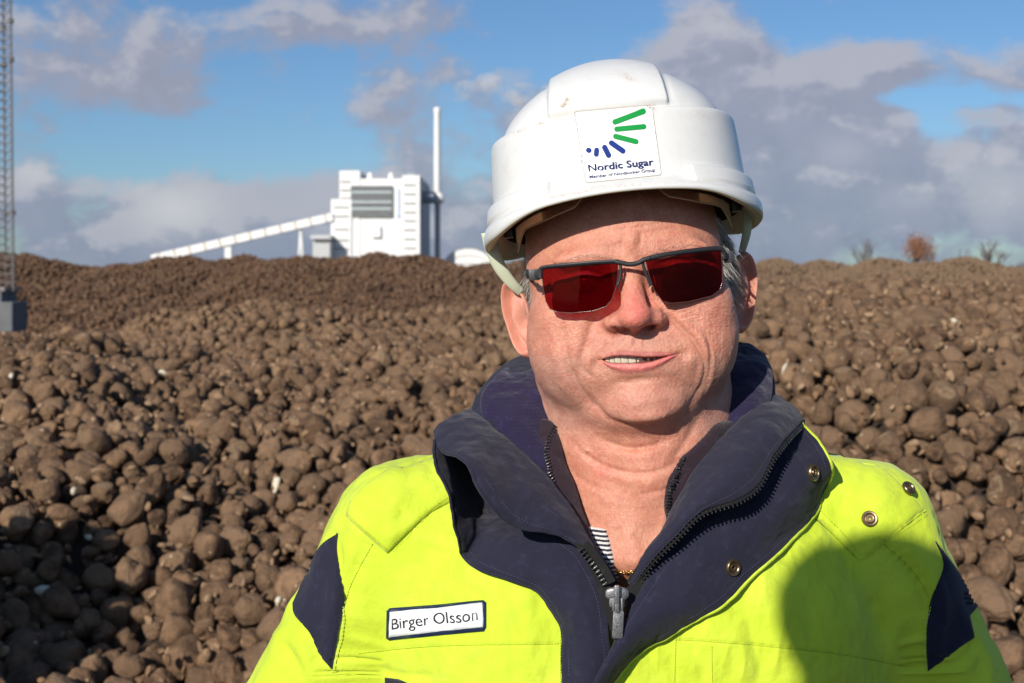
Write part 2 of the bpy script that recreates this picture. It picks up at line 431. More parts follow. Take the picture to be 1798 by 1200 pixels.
PROTO = {}; CROWN = {}
for s in (2, 3, 4):
    PROTO[s] = []; CROWN[s] = []
    for k in range(NP_): PROTO[s].append(proto_shape(s, 100 + k)); CROWN[s].append(proto_shape.crown)

def throw(cands, rads, k=.84):
    """dart throwing with a hash grid, big ones first"""
    cell = .15; G = {}; keep = []
    key = np.floor(cands / cell).astype(int)
    for i in range(len(cands)):
        a, b, c = key[i]; p = cands[i]; r = rads[i]; ok = True
        for da in (-1, 0, 1):
            for db in (-1, 0, 1):
                for dc in (-1, 0, 1):
                    for (qx, qy, qz, qr) in G.get((a + da, b + db, c + dc), ()):
                        m = (r + qr) * k
                        if (qx - p[0]) ** 2 + (qy - p[1]) ** 2 + (qz - p[2]) ** 2 < m * m: ok = False; break
                    if not ok: break
                if not ok: break
            if not ok: break
        if ok:
            G.setdefault((a, b, c), []).append((p[0], p[1], p[2], r)); keep.append(i)
    return keep
nC = 260000
yv = 1.9 + (15.5 - 1.9) * rng.random(nC) ** .72
rr = rng.uniform(-.58, .58, nC); xv = rr * yv - .1 * (yv < 4) 
ext = rng.random(nC) < .04; xv = np.where(ext, rng.uniform(-2.9, -1.2, nC), xv); yv = np.where(ext, rng.uniform(2.3, 4, nC), yv)
rv = np.clip(rng.normal(.039, .0115, nC), .020, .070)
# occasional bands of small beets
zv = H(xv, yv) + rng.uniform(-.15, .05, nC)
o_ = np.argsort(-(rv + rng.normal(0, .012, nC))); C_ = np.stack([xv, yv, zv], 1)[o_]; R_ = rv[o_]
kp = throw(C_, R_); NB = C_[kp]; NR = R_[kp]
# visible size in the photo, counted on a coarse grid
PERSON = [(455, 1200), (520, 1050), (600, 900), (690, 812), (765, 800), (765, 760), (850, 680), (930, 620), (880, 500), (850, 400), (870, 240), (960, 150), (1080, 104), (1170, 115), (1290, 200), (1345, 340), (1325, 600), (1410, 740), (1540, 815), (1640, 950), (1785, 1200)]
px_, py_ = PX(NB); pr_ = NR / NB[:, 1] * F
gw, gh = 450, 300; buf = np.full((gh, gw), 1e9); idb = np.full((gh, gw), -1)
for i in np.argsort(-NB[:, 1]):
    x0, y0, r0 = px_[i] / 4, py_[i] / 4, pr_[i] / 4
    a0, a1, b0, b1 = int(max(0, x0 - r0)), int(min(gw, x0 + r0 + 1)), int(max(0, y0 - r0)), int(min(gh, y0 + r0 + 1))
    if a1 <= a0 or b1 <= b0: continue
    gy, gx = np.mgrid[b0:b1, a0:a1]
    m = (gx + .5 - x0) ** 2 + (gy + .5 - y0) ** 2 < r0 * r0
    idb[b0:b1, a0:a1][m] = i
gy, gx = np.mgrid[0:gh, 0:gw]
idb[inpoly(gx * 4. + 2, gy * 4. + 2, PERSON)] = -1
cnt = np.bincount(idb[idb >= 0], minlength=len(NB))
big = np.argsort(-cnt)[:300]; isbig = np.zeros(len(NB), bool); isbig[big] = True
def rand_rots(n, r_):
    q = r_.normal(size=(n, 4)); q /= np.linalg.norm(q, axis=1)[:, None]
    w, x, y, z = q.T
    return np.stack([np.stack([1 - 2 * (y * y + z * z), 2 * (x * y - z * w), 2 * (x * z + y * w)], -1), np.stack([2 * (x * y + z * w), 1 - 2 * (x * x + z * z), 2 * (y * z - x * w)], -1),
                     np.stack([2 * (x * z - y * w), 2 * (y * z + x * w), 1 - 2 * (x * x + y * y)], -1)], -2), q
ROT, QU = rand_rots(len(NB), rng)
VAR = rng.integers(0, NP_, len(NB))
pms = []
for k in range(NP_):
    o = mesh_np('sugar_beet', PROTO[4][k][0] * .045, PROTO[4][k][1], [M_beet], attrs={'crn': CROWN[4][k]}); pms.append(o.data); bpy.data.objects.remove(o)
LB = 'rounded soil-brown sugar beet lying uncovered on the near slope of the beet heap'
for i in big:
    o = bpy.data.objects.new('sugar_beet', pms[VAR[i]]); COL.objects.link(o)
    o.location = NB[i]; o.rotation_mode = 'QUATERNION'; o.rotation_quaternion = QU[i]; s = NR[i] * .98 / .045; o.scale = (s, s, s)
    tag(o, LB, 'sugar beet', 'sugar beets lying on the near slope')
def merged(name, P, R, ROTS, var, sub_of, material, label):
    Vs, Ts, rn, cr_ = [], [], [], []; off = 0
    for s in (2, 3, 4):
        for k in range(NP_):
            ii = np.nonzero((sub_of == s) & (var == k))[0]
            if not len(ii): continue
            V, T = PROTO[s][k]
            Q = np.einsum('nij,vj->nvi', ROTS[ii], V) * R[ii][:, None, None] + P[ii][:, None]
            Vs.append(Q.reshape(-1, 3)); Ts.append((T[None] + (np.arange(len(ii)) * len(V))[:, None, None]).reshape(-1, 3) + off)
            off += len(ii) * len(V); rn.append(np.repeat(rng.random(len(ii)), len(V))); cr_.append(np.tile(CROWN[s][k], len(ii)))
    o = mesh_np(name, np.concatenate(Vs), np.concatenate(Ts), [material], attrs={'rnd': np.concatenate(rn), 'crn': np.concatenate(cr_)})
    return tag(o, label, 'sugar beets', kind='stuff')
rest = np.nonzero(~isbig)[0]
sub = np.where(NB[rest, 1] < 5.2, 4, np.where(NB[rest, 1] < 9.5, 3, 2))
merged('sugar_beets', NB[rest], NR[rest], ROT[rest], VAR[rest], sub, M_beet, 'mass of smaller and farther soil-brown sugar beets making up the near heap')
nB = 6500; yb = 2.4 + 7.5 * rng.random(nB) ** .8; xb = rng.uniform(-.46, .46, nB) * yb; zb_ = H(xb, yb) + rng.uniform(.0, .085, nB); RB, _ = rand_rots(nB, rng)
M_bits = beet_mat('clod_skin', (.14, .075, .040, 1), (.36, .22, .12, 1), (.42, .28, .17, 1), True)
bits = merged('beet_fragments', np.stack([xb, yb, zb_], 1), rng.uniform(.005, .016, nB), RB * np.array([1.0, .6, 1.3]), rng.integers(0, NP_, nB), np.full(nB, 2), M_bits, 'small broken beet bits and clods lying between the beets on the near slope')
bits['category'] = 'beet fragments'
# far heap
nF = 150000
yf = rng.uniform(16, 36.5, nF); xf = rng.uniform(-.60, .60, nF) * yf; zf_ = H(xf, yf)
ok = zf_ > .25
xf, yf, zf_ = xf[ok], yf[ok], zf_[ok]; rf = rng.uniform(.026, .052, len(xf))
print('beets', len(NB), 'far', len(xf))
RF, _ = rand_rots(len(xf), rng)
merged('sugar_beets', np.stack([xf, yf, zf_ + rng.uniform(-.05, .05, len(xf))], 1), rf, RF, rng.integers(0, NP_, len(xf)), np.full(len(xf), 2), M_beetfar,
       'long far heap of reddish-brown sugar beets below the white factory and the horizon')

# pale cut beet pieces
def piece(px, py, size, sc=(1, .5, .8), label=''):
    # walk the ray until it meets the heap
    for Y in np.arange(2.6, 14, .02):
        x, y, z = W(px, py, Y)
        if z < float(H(np.array([x]), np.array([Y]))[0]) + .035: break
    x, y, z = W(px, py, Y - .03)
    V, T = proto_shape(3, int(px)); s = size / F * Y / 2
    o = mesh_np('beet_piece', V * np.array(sc) * s, T, [M_flesh]); o.location = (x, y, z)
    o.rotation_euler = (.3, .2, px % 3)
    tag(o, label, 'beet piece', 'pale cut beet pieces')
for a in [(485, 852, 25, (.85, .6, 1.2), 'largest cream-white beet piece, lying beside the left shoulder of the man'), (78, 1040, 27, (1.2, .7, .8), 'pale beet piece lying in the deep shade at the bottom left corner'),
          (20, 662, 20, (1, .6, .7), 'pale beet piece at the far left edge, halfway up the near slope'), (1674, 565, 13, (1, .7, 1), 'small round white beet piece high on the right slope'),
          (490, 1056, 17, (1, .7, 1), 'small white beet piece low on the slope, just left of the navy sleeve panel'), (130, 862, 14, (.8, .7, 1), 'small white beet piece on the left slope, left of the largest pale piece'),
          (156, 944, 13, (1, .7, .9), 'tiny white beet piece just above the dark hollow'), (285, 655, 14, (1.1, .7, .8), 'small pale beet piece in the upper left part of the near slope'),
          (1378, 648, 18, (.9, .5, 1.2), 'grey-white beet chip beside the collar on the right slope')]:
    piece(a[0], a[1], a[2], a[3], a[4])

# ================================================================ mast and concrete block at the left edge
M_steel = plain('galvanised_steel', (.17, .155, .15), .5, .2, 3, metal=.4)
M_conc = plain('concrete', (.13, .135, .14), .9, .3, 4)
YM = 19.0
cb = empty('concrete_block', W(0, 575, YM), 'weathered grey concrete ballast block at the foot of the lattice mast', 'concrete block')
b = MB(); x0, _, z0 = W(8, 590, YM); b.box(W(6, 556, YM + .0), (.25, .3, .22), m=0, bev=.02); b.box(W(-14, 522, YM + .1), (.26, .3, .14), bev=.02); b.build('block', [M_conc], cb)
b = MB(); b.box(W(14, 508, YM + .1), (.07, .3, .03), bev=.006); b.build('base_plate', [M_steel], cb)
ms = empty('lattice_mast', W(22, 505, YM), 'tall thin galvanised lattice mast with close zigzag bracing at the left edge', 'mast')
R0 = np.array(W(24, 512, YM)); R1 = np.array(W(17, -160, YM)); L0 = R0 + (-.62, 0, 0); L1 = R1 + (-.62, 0, 0); B0 = R0 + (-.31, .5, 0); B1 = R1 + (-.31, .5, 0)
for a, c in ((R0, R1), (L0, L1), (B0, B1)):
    m = MB(); m.tube([a, c], .016, 8)
    for f in (.20, .60, .70): m.tube([a + (c - a) * f, a + (c - a) * (f + .012)], .042, 8)
    m.build('leg', [M_steel], ms, True, 40)
for (a0, a1, c0, c1) in ((R0, R1, L0, L1), (L0, L1, B0, B1), (B0, B1, R0, R1)):
    m = MB(); n = 44
    for k in range(n):
        p = a0 + (a1 - a0) * (k / n); q = c0 + (c1 - c0) * ((k + .5) / n); r = a0 + (a1 - a0) * ((k + 1) / n)
        m.tube([p, q], .005, 5); m.tube([q, r], .005, 5)
    m.build('bracing', [M_steel], ms)

# ================================================================ factory, about 400 m away
YF = 400.0
t = mat('white_cladding'); co = obj_xyz(t)
wv = t.n('ShaderNodeTexWave', {'Vector': co, 'Scale': .9, 'Distortion': 0.0}, wave_type='BANDS', bands_direction='X')
setp(t, color=t.mixc(t.noise(.15, 6, .6, co), (.70, .70, .69, 1), (.82, .82, .80, 1)), rough=.5, normal=t.bump(wv.outputs[1], .3, .15))
M_clad = t.mat
M_clad2 = plain('grey_parts_shaded_side', (.26, .29, .33), .5, .1, .3)
M_glass = plain('factory_glass', (.20, .22, .23), .12, .3, .4)
M_slot = plain('louvre_grey', (.22, .22, .22), .6, .2, 1)
M_brown = plain('conveyor_joint', (.35, .27, .17), .7, .2, 1)
M_blue = plain('pale_blue_lettering', (.35, .48, .70), .6, .1, 1)
def fbox(b, x0, y0, x1, y1, Y=YF, depth=40, m=0, ground=False):
    a = W(x0, y1, Y); c = W(x1, y0, Y)
    zb = 0 if ground else a[2]
    b.box(((a[0] + c[0]) / 2, Y + depth / 2, (zb + c[2]) / 2), (abs(c[0] - a[0]) / 2, depth / 2, (c[2] - zb) / 2), m=m)
fb = empty('factory_building', (W(660, 480, YF)[0], YF, 0), 'tall stepped white factory building with a large gridded window and louvre slots', 'factory')
b = MB(); fbox(b, 596, 300, 632, 470, YF, 46.5, 0, True); b.build('tower', [M_clad], fb)
b = MB(); fbox(b, 581, 350, 617, 470, YF - .6, 30, 0, True); b.build('annex', [M_clad], fb)
b = MB(); fbox(b, 632, 314, 706, 470, YF + .3, 46, 0, True); b.build('wall', [M_clad], fb)
b = MB(); fbox(b, 706, 308, 737, 470, YF, 47, 0, True); b.build('tower', [M_clad, M_clad2], fb)
b = MB(); a = W(737, 470, YF); c = W(737, 312, YF); b.box((a[0] + .15, YF + 24, c[2] / 2), (.12, 22, c[2] / 2 - .4)); b.build('shaded_side', [M_clad2], fb)  # side of the white building coloured blue-grey for its shade
b = MB(); fbox(b, 616, 326.5, 689, 381.5, YF - .25, .5, 0)
for i in range(23):
    x = 617 + i * 72 / 22; fbox(b, x - .35, 327, x + .35, 381, YF - .5, .22, 1)
for i in range(15):
    y = 327 + i * 54 / 14; fbox(b, 617, y - .45, 688, y + .45, YF - .55, .24, 1)
for y in (338, 355, 367): fbox(b, 617, y - 2, 688, y + 1.6, YF - .62, .3, 2)
b.build('window', [M_glass, M_slot, plain('window_panel', (.42, .48, .50), .4, .15, .4)], fb)
for (x0, x1, yl, YY_) in ((586, 612, (364, 380, 403, 422, 437), YF - .6), (598, 615, (319, 334, 348), YF), (709, 730, (325, 341, 357, 373, 388, 404, 420, 436), YF)):
    for y in yl:
        b = MB(); fbox(b, x0, y - 1.1, x1, y + 1.1, YY_ - .3, .7)
        for q in range(7): xx = x0 + (q + .5) * (x1 - x0) / 7; fbox(b, xx - .25, y - 1.0, xx + .25, y + 1.0, YY_ - .45, .2, 1)
        b.build('louvre', [M_slot, M_clad], fb)
b = MB(); fbox(b, 653, 397, 668, 417, YF - .8, 1.3); b.build('hatch_box', [M_clad], fb)
b = MB(); fbox(b, 699, 330, 701, 374, YF - .2, .6); fbox(b, 697.5, 376, 702, 382, YF - .2, .6); b.build('vertical_sign', [M_blue], fb)
for x in (650, 687):
    b = MB(); xx, y_, z_ = W(x, 315, YF + 3); b.lathe([(.9, -1), (1.0, 1.2), (.75, 1.9), (.01, 2.2)], (xx, y_, z_), n=16); b.build('roof_vent', [M_clad], fb, True, 40)
b = MB(); fbox(b, 635, 309, 640, 315, YF + 6, 3); fbox(b, 714, 304, 728, 309, YF + 6, 8); b.build('roof_plant', [M_clad2], fb)
b = MB(); fbox(b, 738, 336, 748, 350, YF + 12, 4, 0); a = W(738, 352, YF + 14); c = W(768, 352, YF + 14); b.tube([a, c], 1.1, 12); a = W(738, 340, YF + 14); c = W(764, 338, YF + 14); b.tube([a, c], .35, 8)
b.build('flue_duct', [M_clad2], fb, True, 40)
ch = empty('chimney', (W(768, 480, YF + 16)[0], YF + 16, 0), 'slim white factory chimney with a bulbous joint, right of the factory', 'chimney')
b = MB(); xx, y_, z1 = W(767.5, 191, YF + 16); _, _, z0 = W(767, 350, YF + 16)
b.lathe([(.85, z1 + .3), (1.1, z1), (1.1, z1 - 1.2), (1.0, z1 - 1.6), (1.08, z0)], (xx, y_, 0), n=20); b.build('stack', [M_clad], ch, True, 40)
b = MB(); x2, _, _ = W(771, 352, YF + 16); b.lathe([(1.08, z0 + 2), (1.6, z0 + .6), (1.7, z0 - .4), (1.2, z0 - 1.4), (.6, z0 - 1.8)], (x2, y_, 0), n=20); b.build('flue_joint', [M_clad], ch, True, 40)
b = MB(); b.lathe([(.62, z0 - 1.2), (.62, 0)], (W(770, 352, YF + 16)[0], y_, 0), n=16); b.lathe([(.35, z0 - 1.2), (.35, 0)], (W(765, 352, YF + 17)[0], y_ + 1, 0), n=12); b.build('pipe', [plain('pipe_grey', (.5, .5, .5), .5, .1, 1)], ch, True, 40)
cv = empty('conveyor', W(250, 470, YF), 'long enclosed white conveyor gallery sloping up from the heap to the factory', 'conveyor')
A = np.array(W(268, 455, YF)); Bc = np.array(W(585, 381, YF)); dd = (Bc - A); L_ = np.linalg.norm(dd); ang = math.atan2(dd[2], dd[0]); Rr = rotm((0, 1, 0), -ang)
b = MB(); b.box((A + Bc) / 2, (L_ / 2, 1.5, 1.22), Rr); b.build('gallery', [M_clad], cv)
b = MB()
for k in range(12):
    f = (k + .55) / 12; b.box(A + dd * f, (.22, 1.56, 1.27), Rr)
b.build('joint_band', [M_brown], cv)
for (x, yt, w) in ((401, 428, 1.0), (322, 448, .8)):
    b = MB(); a = W(x, yt, YF); b.box((a[0], YF, a[2] / 2), (w, .8, a[2] / 2)); b.build('support', [M_clad], cv)
b = MB(); a = np.array(W(528, 398, YF)); g0 = (W(523, 489, YF)[0], YF, 0); g1 = (W(534, 489, YF)[0], YF, 0); b.tube([a, g0], .35, 8); b.tube([a, g1], .35, 8); b.box(((g0[0] + g1[0]) / 2, YF, 5), (.8, .2, .25)); b.build('support', [M_clad], cv, True, 40)
sh_ = empty('storage_shed', (W(562, 480, YF - 10)[0], YF - 10, 0), 'low grey shed with a dark eave band at the left foot of the factory', 'shed')
b = MB(); fbox(b, 549, 424, 579, 470, YF - 8, 14, 0, True); b.build('wall', [plain('shed_grey', (.45, .46, .46), .6, .1, .5)], sh_)
b = MB(); fbox(b, 545, 413, 580, 420, YF - 9, 16); b.build('roof', [plain('shed_roof', (.48, .49, .50), .6, .1, .5)], sh_)
b = MB(); fbox(b, 552, 420, 578, 425, YF - 8.5, 3); b.build('eave_band', [plain('shed_dark', (.06, .07, .08), .6, .1, .5)], sh_)
dm = empty('storage_dome', (W(815, 480, YF)[0], YF, 0), 'low white rounded storage tent right of the chimney foot', 'storage tent')
xx, y_, z_ = W(822, 436, YF + 20)
b = MB(); n = 16
prof = [(math.cos(q / n * math.pi) * 8.6, math.sin(q / n * math.pi) ** .7 * z_) for q in range(n + 1)]
V = np.array([[xx + p[0], y_ + d_, p[1]] for d_ in (0, 14) for p in prof]); b.add(V, [[i, i + 1, i + n + 2, i + n + 1] for i in range(n)]); b.add(V[:n + 1], [[0, i, i + 1] for i in range(1, n)])
b.build('membrane', [M_clad], dm, True, 40)
b = MB()
for q in (3, 6, 9, 12):
    P = np.array([[xx + p[0] * 1.0, y_ - .1, p[1] * q / 12] for p in prof]); b.tube(P, .12, 6)
b.build('seam', [M_slot], dm)

# smoke plume drifting from the stack
t = mat('smoke'); t.N.remove(t.p); co = obj_xyz(t)
nn = t.noise(.16, 6, .6, co)
vol = t.n('ShaderNodeVolumePrincipled', {'Color': (.98, .97, .97, 1), 'Density': t.m('MULTIPLY', t.ss(nn, .42, .68), .32), 'Anisotropy': .1})
t.L.new(vol.outputs[0], t.out.inputs['Volume'])
b = MB(); r_ = np.random.default_rng(5)
for k in range(16):
    f = k / 15; x = 795 + f * 190; y = 168 - 22 * math.exp(-((f - .35) / .25) ** 2) + 5 * math.sin(k * 2.1) + 6 * f
    c = np.array(W(x, y, YF + 20 + 2 * math.sin(k))); V, T = ICO(3); rad = 2.3 + 1.6 * math.sin(min(1, f * 2.2) * 1.6) + r_.uniform(-.5, .9)
    V = V * rad * np.array([1.35, 1, .8]) * (1 + .25 * noise3(V, 2.2, k))[:, None]; b.add(V + c, T)
o = b.build('smoke_plume', [t.mat]); tag(o, 'pale smoke plume drifting sideways behind the crown of the hard hat', 'smoke', kind='stuff')

# ================================================================ bare trees on the right horizon
M_bark = plain('bark', (.11, .085, .07), .9, .25, 2)
M_leafb = plain('dry_leaves', (.26, .12, .06), .8, .4, 3)
M_twig = plain('twigs', (.13, .105, .10), .9, .2, 2)
def tree(px, pyt, pyb, Y, wpx, seed, leafy, label, lm, dens=1.0):
    r_ = random.Random(seed); x, y, zt = W(px, pyt, Y); zb = 0.0; hh = zt - zb
    root = empty('bare_tree' if not leafy else 'oak_tree', (x, y, 0), label, 'tree', 'trees on the right horizon')
    tr = MB(); cr = MB(); half = wpx / F * Y / 2
    def br(p, d, L, r, lev):
        q = p + d * L; mid = (p + q) / 2 + np.array([r_.uniform(-1, 1), r_.uniform(-1, 1), r_.uniform(-.3, .6)]) * L * .06
        (tr if lev < 2 else cr).tube([p, mid, q], [r, r * .8, r * .6], 5 if lev < 3 else 3, cap=False)
        if lev >= 5: 
            if leafy:
                for _ in range(5):
                    c = q + np.array([r_.gauss(0, .3), r_.gauss(0, .3), r_.gauss(0, .3)]); s = r_.uniform(.08, .18)
                    e1 = np.array([r_.gauss(0, 1) for _ in range(3)]); e2 = np.array([r_.gauss(0, 1) for _ in range(3)])
                    e1 /= np.linalg.norm(e1); e2 /= np.linalg.norm(e2); cr.add([c, c + e1 * s, c + (e1 + e2) * s * .7, c + e2 * s], [[0, 1, 2, 3]], 1)
            return
        n = 4 if lev < 2 else 3
        for k in range(n):
            a = r_.uniform(0, 6.28); sp = r_.uniform(.35, .75)
            nd = d + sp * np.array([math.cos(a), math.sin(a), .25]); nd /= np.linalg.norm(nd)
            br(p + d * L * r_.uniform(.5, 1.0), nd, L * r_.uniform(.55, .80), r * .55, lev + 1)
    crown_h = hh * .72
    br(np.array([x, y, -.3]), np.array([r_.uniform(-.04, .04), 0, 1.0]), hh * .36, half * .07 + .05, 0)
    # squeeze the crown into its outline
    for B in (tr, cr):
        for i in range(len(B.v)):
            V = B.v[i]; V[:, 0] = x + np.tanh((V[:, 0] - x) / (half * 1.6)) * half * 1.6
    zmax = max(v[:, 2].max() for v in cr.v)
    for B in (tr, cr):
        for i in range(len(B.v)): B.v[i][:, 2] *= zt / zmax
    tr.build('trunk', [M_bark], root, True); cr.build('crown', [M_twig, lm], root)
tree(1517, 412, 460, 130, 44, 3, False, 'small grey leafless tree on the horizon, left of the russet one', M_twig)
tree(1603, 405, 460, 120, 62, 4, True, 'russet-brown tree still holding dry leaves on the right horizon', M_leafb)
tree(1690, 430, 462, 130, 18, 5, False, 'smallest thin leafless sapling between the russet tree and the broad bare tree', M_twig)
tree(1742, 416, 462, 125, 90, 6, False, 'broad dark leafless tree with many twigs near the right edge of the view', M_twig)
tree(1800, 452, 470, 120, 40, 8, True, 'low dark bush-like tree cut by the right edge of the view', M_twig)
tree(1340, 446, 462, 140, 34, 9, False, 'low leafless tree just showing beside the ear of the man', M_twig)
# ================================================================ the man: body (head, neck, chest) as one surface
Y0 = 1.02; HS = Y0 * U                       # head unit: one photo pixel at the face
ROLL, YAW, PITCH = math.radians(5.5), math.radians(-4.0), math.radians(-4)
HR = np.array(Matrix.Rotation(-ROLL, 3, 'Y') @ Matrix.Rotation(YAW, 3, 'Z') @ Matrix.Rotation(PITCH, 3, 'X'))
HO = np.array(W(1110, 470, Y0))
def hw(P): return HO + HS * (np.asarray(P, float) @ HR.T)
def hl(Wd): return ((np.asarray(Wd, float) - HO) / HS) @ HR
person = empty('person', (HO[0], HO[1] + .1, 0), 'smiling man in a yellow and navy hi-vis jacket facing the camera', 'person')

def ell(P, c, r):
    q = (P - np.asarray(c, np.float32)) / np.asarray(r, np.float32); k0 = np.sqrt((q * q).sum(1)) + 1e-6
    k1 = np.sqrt(((q / np.asarray(r, np.float32)) ** 2).sum(1)) + 1e-9
    return k0 * (k0 - 1) / k1
def cap(P, a, b, ra, rb=None):
    a = np.asarray(a, np.float32); b = np.asarray(b, np.float32); rb = ra if rb is None else rb
    d = b - a; t_ = np.clip(((P - a) @ d) / (d @ d), 0, 1)
    return np.sqrt(((P - a - t_[:, None] * d) ** 2).sum(1)) - (ra + (rb - ra) * t_)
def smin(a, b, k):
    h = np.maximum(k - np.abs(a - b), 0) / k
    return np.minimum(a, b) - h * h * k * .25
def smax(a, b, k): return -smin(-a, -b, k)

def head_sdf(P):
    P = P.copy(); P[:, 0] += 10 * sstep(10, 120, P[:, 1]).astype(np.float32)
    M = P.copy(); M[:, 0] = np.abs(P[:, 0])
    d = ell(M, (0, 205, 70), (184, 205, 195))
    d = smin(d, ell(M, (0, 128, 20), (178, 122, 135)), 40)
    d = smin(d, ell(M, (0, 125, -110), (187, 118, 150)), 50)
    d = smin(d, ell(M, (0, 215, -130), (186, 120, 130)), 40)
    d = smin(d, ell(M, (104, 98, -122), (74, 76, 88)), 50)
    d = smin(d, ell(M, (104, 64, -62), (64, 40, 40)), 40)
    d = smin(d, ell(M, (0, 130, -168), (162, 116, 108)), 40)
    d = smin(d, ell(M, (96, 108, -155), (58, 64, 66)), 44)
    d = smin(d, ell(M, (0, 72, -168), (86, 74, 62)), 34)
    d = smin(d, ell(M, (-2, 56, -232), (76, 55, 45)), 18)
    d = smin(d, ell(M, (0, 16, -262), (34, 14, 14)) + 6, 20)
    # brow, sockets
    d = smin(d, ell(M, (60, 24, 26), (78, 22, 20)), 18)
    d = smin(d, ell(M, (0, 16, 22), (26, 18, 26)), 16)
    d = smax(d, -ell(M, (80, -14, -20), (50, 34, 26)), 22)
    d = smin(d, ell(M, (82, 42, -18), (36, 32, 30)), 6)
    # nose
    M = P.copy(); M[:, 0] = np.abs(P[:, 0] + 4); M[:, 2] -= 4
    nose = cap(M, (0, 16, 6), (0, -14, -62), 17, 22)
    nose = smin(nose, ell(M, (0, -22, -87), (32, 31, 23)), 18)
    nose = smin(nose, ell(M, (0, -34, -94), (24, 22, 18)), 10)
    nose = smin(nose, ell(M, (34, -1, -97), (22, 28, 17)), 14)
    nose = smin(nose, ell(M, (0, -4, -108), (12, 24, 9)), 8)
    d = smin(d, nose, 13)
    d = smax(d, -ell(M, (21, -14, -116), (12, 17, 10)), 4)
    # throat
    M = P.copy(); M[:, 0] = np.abs(P[:, 0]); S_ = P * np.array([.87, 1, 1], np.float32)
    neck = cap(S_, (-5, 222, -180), (4, 250, -560), 160, 170)
    d = smin(d, ell(P, (-2, 120, -246), (108, 94, 54)), 30)
    neck = smin(neck, ell(P, (2, 96, -372), (30, 26, 40)), 40)
    neck = smin(neck, cap(M, (95, 130, -300), (38, 92, -520), 22, 18), 26)
    chest = ell(P, (0, 285, -690), (280, 232, 270))
    neck = smin(neck, chest, 80)
    neck = smax(neck, -ell(P, (0, 60, -475), (22, 16, 20)), 26)
    d = smin(d, neck, 26)
    return d

def cast(sdf, O, D, t0, iters=30, relax=.9):
    t_ = np.full(len(O), t0, np.float32)
    for _ in range(iters):
        s = sdf(O + D * t_[:, None]); t_ = t_ - s * relax
    return O + D * t_[:, None]
NU, NV = HRES
w_ = np.linspace(-1, 1, NU + 1)[:-1]; th = np.pi * (.42 * w_ + .58 * w_ ** 3)
ctl = np.array([(0, -40, 90), (.10, -40, 45), (.20, -40, 20), (.56, -40, -33), (.64, -40, -46), (.68, -100, -46), (.72, -150, -44), (.75, -205, -35), (.775, -255, -22), (.80, -300, -9), (.82, -330, -4), (1, -640, 0)], float)
vv = np.linspace(0, 1, NV); oz = np.interp(vv, ctl[:, 0], ctl[:, 1]); el = np.radians(np.interp(vv, ctl[:, 0], ctl[:, 2]))
TH, EL = np.meshgrid(th, el); OZ = np.repeat(oz[:, None], NU, 1)
O_ = np.stack([np.zeros_like(TH), np.full_like(TH, 200), OZ], -1).reshape(-1, 3).astype(np.float32)
O_[:, 1] += np.clip((-O_[:, 2] - 200) * .12, 0, 50)
D_ = np.stack([np.sin(TH) * np.cos(EL), -np.cos(TH) * np.cos(EL), np.sin(EL)], -1).reshape(-1, 3).astype(np.float32)
Pl = cast(head_sdf, O_, D_, 150.0, 26).astype(float)
def nrm_of(P, sdf, e=1.0):
    P = P.astype(np.float32); g = np.stack([sdf(P + np.float32(e) * np.eye(3, dtype=np.float32)[k]) - sdf(P - np.float32(e) * np.eye(3, dtype=np.float32)[k]) for k in range(3)], 1)
    return g / (np.linalg.norm(g, axis=1)[:, None] + 1e-9)
NRM = nrm_of(Pl, head_sdf)
fx, fy = PX(hw(Pl))
front = sstep(.15, -.25, NRM[:, 1]) * (Pl[:, 1] < 190)
col = np.tile(np.array([.575, .255, .172]), (len(Pl), 1))
disp = np.zeros(len(Pl)); dvec = np.zeros((len(Pl), 3))
def crease(poly, width, depth, ridge=0.0, mask=None, taper=True, side=0):
    """a fold traced on the face: groove with an optional swelling on one side"""
    global disp
    poly = np.array(poly, float); lo = poly.min(0) - 4 * width - 14; hi = poly.max(0) + 4 * width + 14
    m = (fx > lo[0]) & (fx < hi[0]) & (fy > lo[1]) & (fy < hi[1]) & (front > 0)
    if not m.any(): return
    D, T, S = polydist(fx[m], fy[m], poly)
    tp = np.sin(np.pi * np.clip(T, .02, .98)) ** .6 if taper else 1.0
    g = -depth * np.exp(-(D / width) ** 2)
    if ridge: g = g + ridge * np.exp(-((D * S * (side or 1) - 2.6 * width) / (1.9 * width)) ** 2)
    disp[m] += g * tp * front[m]
def spot(px, py, rx, ry, h, rot=0):
    global disp
    c, s = math.cos(rot), math.sin(rot); a = ((fx - px) * c + (fy - py) * s) / rx; b_ = (-(fx - px) * s + (fy - py) * c) / ry
    disp += h * np.exp(-(a * a + b_ * b_)) * front
def tint(px, py, rx, ry, c, amt, rot=0):
    global col
    co, s = math.cos(rot), math.sin(rot); a = ((fx - px) * co + (fy - py) * s) / rx; b_ = (-(fx - px) * s + (fy - py) * co) / ry
    w = (amt * np.exp(-(a * a + b_ * b_)) * front)[:, None]; col = col * (1 - w) + np.array(c) * w
# nasolabial folds and cheek lines
crease([(1063, 548), (1050, 556), (1040, 570), (1033, 590), (1026, 612), (1021, 634), (1022, 655)], 7, 3.5, 3, side=1)
crease([(1166, 545), (1182, 562), (1200, 580), (1218, 598), (1232, 622), (1238, 648), (1232, 674), (1222, 692), (1215, 706)], 4.5, 5, 3.5, side=-1)
crease([(1240, 585), (1246, 610), (1247, 640), (1243, 665), (1234, 690)], 4, 3.5, 3)
crease([(985, 570), (992, 610), (1000, 645), (1014, 676), (1032, 700), (1052, 720), (1066, 734)], 7, 6, 4.5)
crease([(1020, 640), (1030, 655), (1046, 664)], 5, 2.5)
